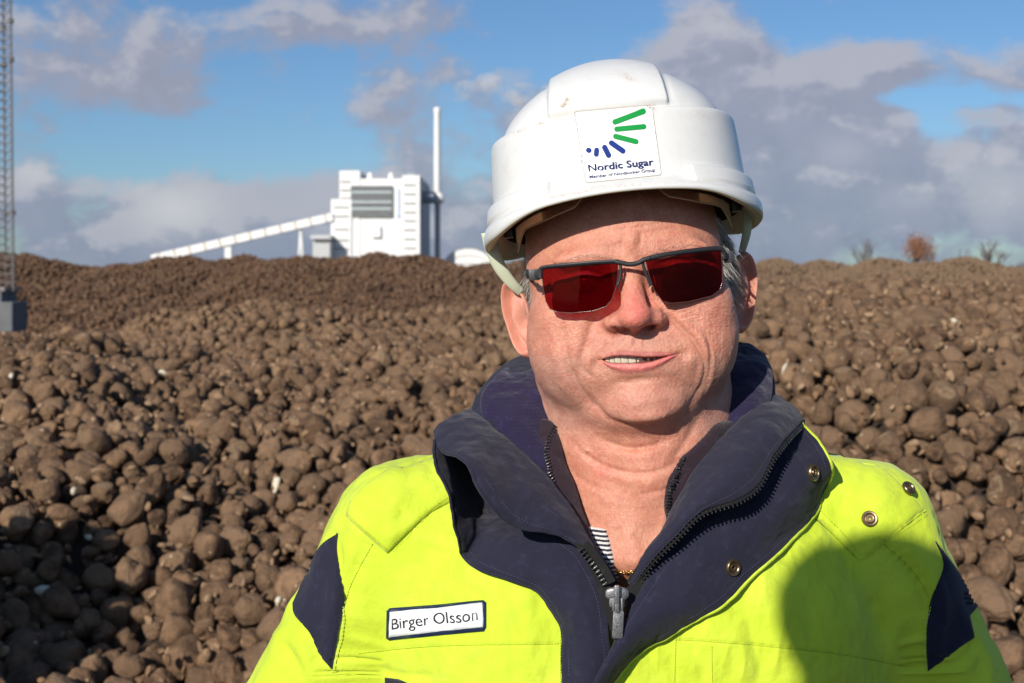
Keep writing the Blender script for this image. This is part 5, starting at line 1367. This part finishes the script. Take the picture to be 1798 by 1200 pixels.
# ---------------------------------------------------------------- collar sheets
def surfY(px, py, off): return project(BV_j, px, py, off)
def pt3(p, off=.006):
    if p[2] is None: return surfY(p[0], p[1], off)
    return np.array(W(*p))
def sheet(name, curves, material, parent, n=90, m=28, thick=.0028, bulge=0.0, wr=.0012, seed=1, off=.006, edge_round=True):
    """cloth lofted through traced edge curves (photo pixel, pixel, metres away)"""
    C = [resample(np.array([pt3(p, off) for p in c]), n) for c in curves]; C = np.stack(C); k = len(C)
    tt = np.linspace(0, k - 1, m); out = []
    Q = np.concatenate([[2 * C[0] - C[1]], C, [2 * C[-1] - C[-2]]])
    for t_ in tt:
        i = min(int(t_), k - 2); f = t_ - i; p0, p1, p2, p3 = Q[i:i + 4]
        out.append(.5 * ((2 * p1) + (-p0 + p2) * f + (2 * p0 - 5 * p1 + 4 * p2 - p3) * f ** 2 + (-p0 + 3 * p1 - 3 * p2 + p3) * f ** 3))
    G = np.stack(out)                                        # m, n, 3
    du = np.gradient(G, axis=1); dv = np.gradient(G, axis=0); N = np.cross(du, dv); N /= np.linalg.norm(N, axis=2)[..., None] + 1e-12
    if N[m // 2, n // 2, 1] > 0: N = -N
    s = np.linspace(0, 1, m)[:, None]; e = np.linspace(0, 1, n)[None]
    G = G + N * (bulge * np.sin(np.pi * s) * (.6 + .4 * np.sin(np.pi * e)))[..., None]
    w = noise3(G.reshape(-1, 3), 28, seed) * wr * 1.5 + noise3(G.reshape(-1, 3) * np.array([1, 1, .6]), 75, seed + 1) * wr * .8 + noise3(G.reshape(-1, 3) * np.array([.8, 1, 1.2]), 170, seed + 2) * wr * .35
    G = G + N * w.reshape(m, n)[..., None]
    ed = np.minimum(np.minimum(s, 1 - s) * m, np.minimum(e, 1 - e) * n); th_ = thick * .5 * np.sqrt(np.clip(1 - (1 - np.clip(ed / 2.0, 0, 1)) ** 2, .04, 1))
    A = (G + N * th_[..., None]).reshape(-1, 3); Bk = (G - N * th_[..., None]).reshape(-1, 3); g = grid_faces(m, n); K = m * n
    bd = [i for i in range(n)] + [r * n + n - 1 for r in range(1, m)] + [(m - 1) * n + c for c in range(n - 2, -1, -1)] + [r * n for r in range(m - 2, 0, -1)]
    S_ = np.array([[bd[i], bd[(i + 1) % len(bd)], bd[(i + 1) % len(bd)] + K, bd[i] + K] for i in range(len(bd))])
    mm = material if isinstance(material, list) else [material]
    o = mesh_np(name, np.vstack([A, Bk]), [g, g[:, ::-1] + K, S_], mm, parent=parent); o['_g'] = 0; del o['_g']
    sheet.G = G; sheet.N = N
    bm = bmesh.new(); bm.from_mesh(o.data); bmesh.ops.recalc_face_normals(bm, faces=bm.faces[:]); bm.to_mesh(o.data); bm.free()
    return o
N_ = None
# fleece-lined stand collar wrapping the neck (right, left and behind)
sheet('collar_lining', [[(1290, 606, 1.17), (1284, 640, 1.13), (1272, 680, 1.105), (1252, 735, 1.09), (1218, 790, 1.075), (1190, 850, 1.055), (1160, 930, 1.045), (1120, 1000, 1.04)],
                        [(1326, 614, 1.165), (1330, 650, 1.12), (1322, 695, 1.09), (1290, 750, 1.07), (1240, 810, 1.055), (1200, 880, 1.045), (1165, 950, 1.035), (1122, 1010, 1.03)],
                        [(1345, 630, 1.165), (1355, 670, 1.12), (1352, 710, 1.095), (1320, 780, 1.075), (1270, 850, 1.06), (1220, 910, 1.05), (1170, 965, 1.04), (1124, 1018, 1.03)]], M_fleece, jk, 110, 26, .004, 0, .0018, 3)
sheet('collar_lining', [[(945, 622, 1.17), (950, 660, 1.125), (962, 700, 1.10), (975, 745, 1.088), (985, 800, 1.074), (1005, 870, 1.055), (1040, 950, 1.045), (1085, 1020, 1.03)],
                        [(915, 634, 1.165), (900, 672, 1.12), (898, 715, 1.09), (915, 775, 1.07), (945, 830, 1.055), (985, 895, 1.045), (1030, 965, 1.035), (1082, 1025, 1.03)],
                        [(905, 634, 1.17), (868, 664, 1.13), (842, 705, 1.10), (865, 770, 1.08), (910, 840, 1.06), (965, 910, 1.05), (1020, 975, 1.04), (1080, 1030, 1.03)]], M_fleece, jk, 110, 26, .004, 0, .0018, 5)
# twill outside of the stand collar
sheet('collar', [[(1298, 601, 1.18), (1322, 607, 1.175), (1345, 628, 1.165), (1357, 660, 1.145), (1361, 694, 1.12), (1372, 720, 1.11)],
                 [(1306, 630, 1.145), (1322, 638, 1.14), (1334, 655, 1.13), (1342, 680, 1.115), (1345, 700, 1.10), (1350, 725, 1.09)],
                 [(1303, 670, 1.115), (1311, 680, 1.11), (1316, 695, 1.10), (1318, 712, 1.09), (1312, 728, 1.08), (1300, 745, 1.072)]], M_navy, jk, 60, 22, .004, .002, .001, 7)
sheet('collar', [[(940, 620, 1.18), (912, 625, 1.175), (880, 645, 1.165), (852, 672, 1.15), (838, 692, 1.135), (828, 722, 1.12)],
                 [(938, 648, 1.145), (915, 655, 1.14), (893, 670, 1.13), (872, 695, 1.115), (862, 715, 1.105), (852, 742, 1.09)],
                 [(925, 665, 1.12), (905, 682, 1.115), (888, 700, 1.105), (872, 722, 1.095), (868, 740, 1.085), (866, 758, 1.075)]], M_navy, jk, 60, 22, .004, .002, .001, 9)
sheet('collar', [[(940, 620, 1.18), (1000, 612, 1.24), (1120, 606, 1.27), (1240, 600, 1.24), (1298, 601, 1.18)], [(938, 700, 1.17), (1000, 700, 1.235), (1120, 700, 1.265), (1240, 695, 1.235), (1300, 690, 1.17)], [(900, 800, 1.18), (1000, 800, 1.245), (1120, 800, 1.275), (1240, 800, 1.245), (1340, 790, 1.18)]], M_navy, jk, 60, 16, .005)
# outer storm flaps lying on the chest
B_out = [(1408, 744, 1.085), (1438, 775, 1.085), (1460, 817, 1.08), (1450, 855, N_), (1425, 910, N_), (1375, 965, N_), (1330, 1010, N_), (1265, 1065, N_), (1190, 1105, N_), (1125, 1142, N_), (1078, 1192, N_), (1040, 1250, N_)]
B_mid = [(1385, 745, 1.085), (1400, 790, 1.075), (1405, 835, 1.062), (1385, 880, 1.05), (1345, 925, 1.04), (1290, 960, 1.03), (1230, 1010, 1.02), (1175, 1055, 1.008), (1120, 1105, .998), (1075, 1160, .99), (1030, 1240, .985)]
B_in = [(1362, 735, 1.09), (1355, 790, 1.07), (1330, 840, 1.055), (1270, 875, 1.045), (1210, 915, 1.035), (1160, 970, 1.025), (1125, 1035, 1.010), (1100, 1084, 1.000), (1078, 1128, .993), (1060, 1165, .99), (1022, 1235, .985)]
sheet('storm_flap', [B_in, B_mid, B_out], M_navy, jk, 150, 36, .0035, .002, .0016, 11, off=.006); GB = sheet.G.copy()
E_out = [(762, 772, 1.065), (766, 812, 1.045), (790, 880, 1.035), (804, 940, 1.04), (817, 980, N_), (845, 1003, N_), (910, 1025, N_), (942, 1046, N_), (966, 1072, N_), (984, 1104, N_), (988, 1160, N_), (990, 1250, N_)]
E_mid = [(785, 780, 1.10), (822, 830, 1.11), (852, 895, 1.10), (880, 950, 1.05), (925, 975, 1.035), (970, 1005, 1.022), (1005, 1050, 1.010), (1025, 1100, 1.0), (1030, 1160, .997), (1032, 1250, .995)]
E_in = [(830, 760, 1.10), (880, 830, 1.09), (930, 900, 1.07), (985, 935, 1.045), (1030, 965, 1.032), (1054, 1015, 1.022), (1068, 1070, 1.010), (1070, 1120, 1.0), (1074, 1160, 1.0), (1070, 1250, 1.0)]
sheet('storm_flap', [E_out, E_mid, E_in], M_navy, jk, 150, 36, .0035, .001, .0016, 13, off=.006); GE = sheet.G.copy()
# folded lapels of the stand collar
A_in = [(1360, 694, 1.12), (1315, 722, 1.08), (1265, 772, 1.058), (1215, 832, 1.042), (1185, 893, 1.034), (1160, 945, 1.030), (1128, 992, 1.026), (1106, 1024, 1.02)]
A_m = [(1388, 718, 1.10), (1352, 752, 1.055), (1310, 800, 1.028), (1262, 846, 1.015), (1222, 880, 1.012), (1178, 932, 1.010), (1140, 975, 1.012), (1107, 1027, 1.016)]
A_out = [(1411, 742, 1.09), (1388, 764, 1.06), (1360, 800, 1.035), (1334, 850, 1.020), (1296, 877, 1.012), (1232, 900, 1.010), (1188, 943, 1.008), (1150, 980, 1.010), (1110, 1030, 1.014)]
sheet('lapel', [A_in, A_m, A_out], [M_navyl], jk, 130, 26, .0040, .003, .0014, 15); GA = sheet.G.copy(); NA = sheet.N.copy()
D_in = [(829, 716, 1.125), (862, 745, 1.085), (897, 777, 1.065), (942, 817, 1.052), (990, 876, 1.040), (1022, 924, 1.032), (1050, 975, 1.024), (1075, 1022, 1.018)]
D_m = [(798, 735, 1.10), (830, 768, 1.060), (868, 812, 1.038), (915, 856, 1.028), (962, 902, 1.022), (1005, 940, 1.020), (1040, 982, 1.018), (1074, 1026, 1.016)]
D_out = [(764, 760, 1.085), (775, 788, 1.050), (815, 811, 1.018), (840, 860, 1.004), (880, 906, 1.004), (918, 928, 1.012), (966, 936, 1.014), (1010, 952, 1.016), (1042, 984, 1.016), (1072, 1030, 1.015)]
sheet('lapel', [D_in, D_m, D_out], [M_navyl], jk, 130, 30, .0040, .003, .0016, 17); GD = sheet.G.copy(); ND = sheet.N.copy()
# rolled hems and topstitching on the lapels and flaps
b = MB()
def hem(G, row, r, mb, m=0, sl=slice(None)): mb.tube(G[row][sl], r * U, 8, m=m)
hem(GD, -1, 3.4, b); hem(GA, 0, 2.6, b); hem(GD, 0, 2.6, b); hem(GE, 0, 2.6, b); b.tube(GA[:, 0], 3 * U, 8); b.tube(GD[:, 0], 3 * U, 8)
b.build('hem', [M_navy], jk, True)
b = MB(); hem(GB, -1, 4.2, b); b.build('piping', [M_hv], jk, True)
b = MB(); M_thn = plain('navy_thread', (.07, .065, .13), .7, .2, 500)
def dashes(L, off3, mb, every=.0026, ln=.0016, r=.5):
    d = np.concatenate([[0], np.cumsum(np.linalg.norm(np.diff(L, axis=0), axis=1))]); s = 0
    while s + ln < d[-1]:
        mb.tube([np.array([np.interp(q, d, L[:, k]) for k in range(3)]) + off3 for q in (s, s + ln)], r * U, 4); s += every
toc = np.array([0, -.0024, 0])
for L in (GA[-5], GA[3], GD[4], GD[-5], GD[13], GE[4], GE[-6], GB[-5], GB[5]): dashes(L, toc, b)
b.build('topstitching', [M_thn], jk, True)

# ---------------------------------------------------------------- zips
M_tooth = plain('black_zip_teeth', (.018, .018, .018), .28, .3, 300, spec=.6)
def zipper(line, side, n, size, name, parent, normal=(0, -1, 0), tape=True, mat_=None, start=0):
    L = resample(line, n * 2 + 1); b = MB()
    for i in range(1, n * 2, 2):
        c = L[i]; T = L[i + 1] - L[i - 1]; T /= np.linalg.norm(T); N = np.array(normal, float); N -= T * (N @ T); N /= np.linalg.norm(N); S = np.cross(T, N) * side
        R = np.stack([S, N, T], 1); s = size * U
        b.box(c + S * .3 * s, (2.4 * s, 1.5 * s, 1.25 * s), R, bev=.6 * s); b.ball(c + S * 3.3 * s, 1.55 * s, 2, R=R, sc=(1, 1, 1))
        b.box(c - S * 2.6 * s, (1.3 * s, 1.9 * s, 1.7 * s), R, bev=.6 * s)
    o = b.build(name, [mat_ or M_tooth], parent, True, 50)
    if tape:
        N = np.array(normal, float); T = np.gradient(L, axis=0); T /= np.linalg.norm(T, axis=1)[:, None]; S = np.cross(T, np.tile(N, (len(T), 1))) * side; S /= np.linalg.norm(S, axis=1)[:, None]
        V = np.concatenate([L + S * 1.0 * size * U, L - S * 6 * size * U + N * .6 * size * U, L - S * 15 * size * U - N * -.4 * size * U]); k = len(L)
        V = V + np.array([0, .0012, 0]); f = grid_faces(3, k); V2 = V + np.array([0, .0012, 0])
        mesh_np('zip_tape', np.vstack([V, V2]), [f, f[:, ::-1] + 3 * k], [M_tape], parent=o)
    return o
zr_ = GA[-1][::-1][2:] + np.array([0.000, -.0015, -.002]); zipper(zr_, 1, 66, 1.2, 'zip_teeth', jk)
zl_ = np.array([W(*p) for p in [(1018, 962, 1.008), (1036, 985, 1.008), (1050, 1005, 1.006), (1064, 1030, 1.004)]]); zipper(zl_, 1, 10, 1.3, 'zip_teeth', jk)
tp = np.array([W(*p) for p in [(1008, 952, 1.012), (1030, 990, 1.010), (1048, 1030, 1.006), (1062, 1075, 1.0), (1078, 1128, .998)]])
tq = np.array([W(*p) for p in [(1022, 956, 1.012), (1052, 990, 1.012), (1072, 1030, 1.008), (1086, 1075, 1.002), (1090, 1120, 1.0)]])
tr2 = np.array([W(*p) for p in [(1100, 1032, 1.012), (1102, 1060, 1.006), (1098, 1085, 1.001), (1090, 1105, 1.0)]])
tr3 = np.array([W(*p) for p in [(1150, 990, 1.018), (1135, 1020, 1.014), (1118, 1060, 1.010), (1098, 1105, 1.004)]])
b = MB(); 
for (p, q) in ((tp, tq), (tr2, tr3)): p = resample(p, 30); q = resample(q, 30); b.add(np.vstack([p, (p + q) / 2 + [0, -.001, 0], q]), grid_faces(3, 30))
b.build('zip_tape', [M_tape], jk, True)
# slider and pull
t = mat('worn_gunmetal'); co = obj_xyz(t); n1 = t.noise(1800, 4, .7, co)
setp(t, color=t.mixc(t.ss(n1, .4, .6), (.10, .10, .11, 1), (.45, .45, .46, 1)), rough=.38, metal=.75, normal=t.bump(n1, .6, .0004)); M_gun = t.mat
sl_ = MB(); SY = .992
def wbox(px, py, Y, hx, hz, hy, bev=2, rot=0, mb=None): (mb or sl_).box(W(px, py, Y), (hx * U, hy * U, hz * U), rotm((0, 1, 0), rot), bev=bev * U)
c = np.array(W(1083.5, 1043, SY + .004)); V, T = ICO(4); V = np.sign(V) * np.abs(V) ** .75; sl_.add(V * np.array([21, 6, 12]) * U + c, T)
wbox(1083.5, 1057, SY + .004, 14, 9, 5, 3)
wbox(1083, 1045, SY - .0022, 4.6, 17, 3.5, 2.5, .0)
slo = sl_.build('zip_slider', [M_gun], jk, True, 50)
sl2 = MB(); R_ = rotm((0, 1, 0), math.radians(4)); wbox(1077, 1062, SY - .0010, 2.2, 12, 2.4, 1.5, 0, sl2); wbox(1092, 1062, SY - .0010, 2.2, 12, 2.4, 1.5, 0, sl2)
wbox(1085, 1097, SY - .0006, 9.5, 24, 2.6, 2.2, math.radians(3), sl2); wbox(1083.5, 1066, SY - .0026, 4.2, 10, 2.4, 2, 0, sl2)
sl2.build('zip_pull', [M_gun], slo, True, 50)
# inner knit with its own fine zip, shirt, chain: laid on the neck
KL = [(975, 745, 1.084), (984, 775, 1.073), (1000, 815, N_), (1014, 850, N_), (1024, 885, N_), (1034, 925, N_), (1046, 965, N_), (1058, 1000, N_)]
_s = surfY
surfY = lambda px, py, off: project(BV_b, px, py, off)
kn1 = sheet('knit_collar', [[(940, 735, 1.10), (938, 790, 1.085), (960, 850, 1.068), (985, 900, 1.055), (1010, 945, 1.045), (1030, 985, 1.04)],
      [(957, 738, 1.088), (957, 775, 1.075), (968, 830, 1.062), (990, 880, 1.052), (1015, 930, 1.045), (1040, 990, 1.042)], KL], M_maroon, person, 90, 22, .0045, .003, .0012, 19, off=.0035); GK = sheet.G.copy()
surfY = _s
kn2 = patch('knit_collar', BV_b, [(1198, 801), (1212, 790), (1235, 768), (1262, 742), (1300, 740), (1290, 800), (1230, 880), (1180, 960), (1172, 920), (1166, 888), (1172, 846), (1185, 822)], .0015, .0035, M_maroon, person, 6, 5, (0, 4), wr=.001)
def on(bv, pts, off, n): return np.array([project(bv, p[0], p[1], off) for p in resample(pts, n)])
BVk = BVHTree.FromPolygons(GK.reshape(-1, 3).tolist(), grid_faces(GK.shape[0], GK.shape[1]).tolist())
zipper(on(BVk, [(972, 752), (965, 775), (962, 800), (966, 825), (975, 850)], .004, 40), -1, 20, .95, 'zip_teeth', kn1, tape=False)
zipper(on(BV_b, [(1200, 806), (1184, 826), (1171, 850), (1169, 885), (1175, 915)], .0065, 40), 1, 24, .95, 'zip_teeth', kn2, tape=False)
t = mat('striped_jersey'); co = obj_xyz(t)
wv = t.n('ShaderNodeTexWave', {'Vector': co, 'Scale': 88.0, 'Distortion': .8, 'Detail Scale': 12.0}, wave_type='BANDS', bands_direction='Z').outputs[1]
setp(t, color=t.mixc(t.ss(wv, .45, .55), (.02, .02, .035, 1), (.62, .60, .58, 1)), rough=.9, normal=t.bump(wv, .2, .0004)); M_str = t.mat
patch('shirt', BV_b, [(1026, 915), (1036, 924), (1064, 930), (1070, 950), (1076, 975), (1080, 998), (1086, 1020), (1050, 1010), (1024, 950)], .0018, .0022, M_str, person, 5, 4, (0, 2))
ch_ = MB(); M_gold = plain('gold', (.85, .50, .18), .22, .1, 300, metal=1.0)
nk_ = empty('necklace', W(1100, 998, 1.04), 'thin gold curb chain round the neck of the man, above the zip slider', 'necklace')
P = on(BV_b, [(1068, 1002), (1082, 1000), (1098, 1001), (1112, 1000), (1128, 995), (1150, 985)], .0022, 25)
for i, p in enumerate(P[:-1]):
    T = P[i + 1] - p; T /= np.linalg.norm(T); up = np.array([0, -.7, .7]) if i % 2 else np.array([0, -.75, -.66]); up = up - T * (up @ T); up /= np.linalg.norm(up); a = np.linspace(0, 2 * np.pi, 15)
    ch_.tube(p + (T[None] * np.cos(a)[:, None] * 2.9 + up[None] * np.sin(a)[:, None] * 2.2) * U, .75 * U, 6, cap=False)
ch_.build('chain', [M_gold], nk_, True)

# snaps
t = mat('aged_brass'); co = obj_xyz(t); n1 = t.noise(500, 4, .6, co)
setp(t, color=t.mixc(n1, (.16, .11, .06, 1), (.36, .27, .16, 1)), rough=.32, metal=.9); M_brass = t.mat
BVs = {'B': BVHTree.FromPolygons(GB.reshape(-1, 3).tolist(), grid_faces(GB.shape[0], GB.shape[1]).tolist())}
def snap(bv, px, py, r, off):
    cam_ = Vector((0, 0, CAMZ)); d = Vector(((px - CX) / F, 1, (HZ - py) / F)).normalized(); h, n, i, s = bv.ray_cast(cam_, d)
    if h is None: h, n, i, s = bv.find_nearest(cam_ + d * 1.04)
    if n.dot(d) > 0: n = -n
    R = np.array(n.to_track_quat('Z', 'Y').to_matrix()); b = MB(); u = r * U
    b.lathe([(1.0 * u, -.1 * u), (1.02 * u, .22 * u), (.9 * u, .36 * u), (.72 * u, .34 * u), (.62 * u, .16 * u), (.5 * u, .12 * u), (.42 * u, .30 * u), (.30 * u, .30 * u), (.24 * u, .08 * u), (.001, .08 * u)], np.array(h + n * off), R, 28)
    b.build('snap', [M_brass], jk, True, 50)
snap(BVs['B'], 1424, 830, 16, .0018); snap(BVs['B'], 1284, 996, 15.5, .0018); snap(BV_j, 1525, 914, 15, .0068); snap(BV_j, 1587, 865, 14, .0068)
# ================================================================ the person behind the camera, whose shadow falls on the jacket
def figure(name, base, joints, edges, parent, mats, faces_mat):
    me = bpy.data.meshes.new(name); me.from_pydata([j[:3] for j in joints], edges, []); o = bpy.data.objects.new(name, me); COL.objects.link(o)
    m = o.modifiers.new('s', 'SKIN'); m.use_smooth_shade = True
    for v, j in zip(me.skin_vertices[0].data, joints): v.radius = (j[3], j[4] if len(j) > 4 else j[3])
    me.skin_vertices[0].data[0].use_root = True
    o.modifiers.new('u', 'SUBSURF').levels = 2
    bpy.context.view_layer.update(); dg = bpy.context.evaluated_depsgraph_get(); ev = o.evaluated_get(dg).to_mesh()
    V = np.array([v.co[:] for v in ev.vertices]); Fq = [tuple(p.vertices) for p in ev.polygons]; o.evaluated_get(dg).to_mesh_clear(); bpy.data.objects.remove(o)
    f4 = np.array([f for f in Fq if len(f) == 4]); f3 = [f for f in Fq if len(f) == 3]; fs = [f4] + ([np.array(f3)] if f3 else [])
    V = V + np.array(base); mi = []
    for f in fs: mi += list(faces_mat(V[f].mean(1)))
    return mesh_np(name, V, fs, mats, parent=parent, midx=mi)
pb = np.array([-.385, -.42, .385])
ph_ = empty('person', pb, 'dark-coated person whose soft shadow falls on the right side of the hi-vis chest', 'person')
J = [(0, 0, .95, .15, .12), (0, .01, 1.15, .16, .12), (0, .02, 1.22, .14, .10), (0, .03, 1.42, .065), (0, .06, 1.60, .065), (0, .08, 1.70, .085, .095), (0, .07, 1.80, .070),
     (.17, .02, 1.30, .065), (.30, .0, 1.17, .05), (.24, .22, 1.22, .038), (.22, .30, 1.24, .03), (-.17, .02, 1.30, .065), (-.26, .02, 1.17, .05), (-.05, .24, 1.20, .038), (.06, .30, 1.23, .03),
     (.10, 0, .85, .095), (.12, .02, .50, .065), (.13, 0, .10, .045), (.14, .14, .04, .04), (-.10, 0, .85, .095), (-.12, .02, .50, .065), (-.13, 0, .10, .045), (-.14, .14, .04, .04)]
E = [(0, 1), (1, 2), (2, 3), (3, 4), (4, 5), (5, 6), (2, 7), (7, 8), (8, 9), (9, 10), (2, 11), (11, 12), (12, 13), (13, 14), (0, 15), (15, 16), (16, 17), (17, 18), (0, 19), (19, 20), (20, 21), (21, 22)]
M_coat = plain('dark_coat', (.03, .032, .04), .9, .2, 30); M_skin2 = plain('plain_skin', (.50, .27, .18), .5, .1, 60)
figure('body', pb, J, E, ph_, [M_coat, M_skin2], lambda c: ((c[:, 2] - pb[2] > 1.56)).astype(int))
b = MB(); b.ball(pb + np.array([0, .075, 1.765]), 0.100, 3, sc=(.92, 1.0, .85)); b.build('knit_cap', [M_coat], ph_, True)
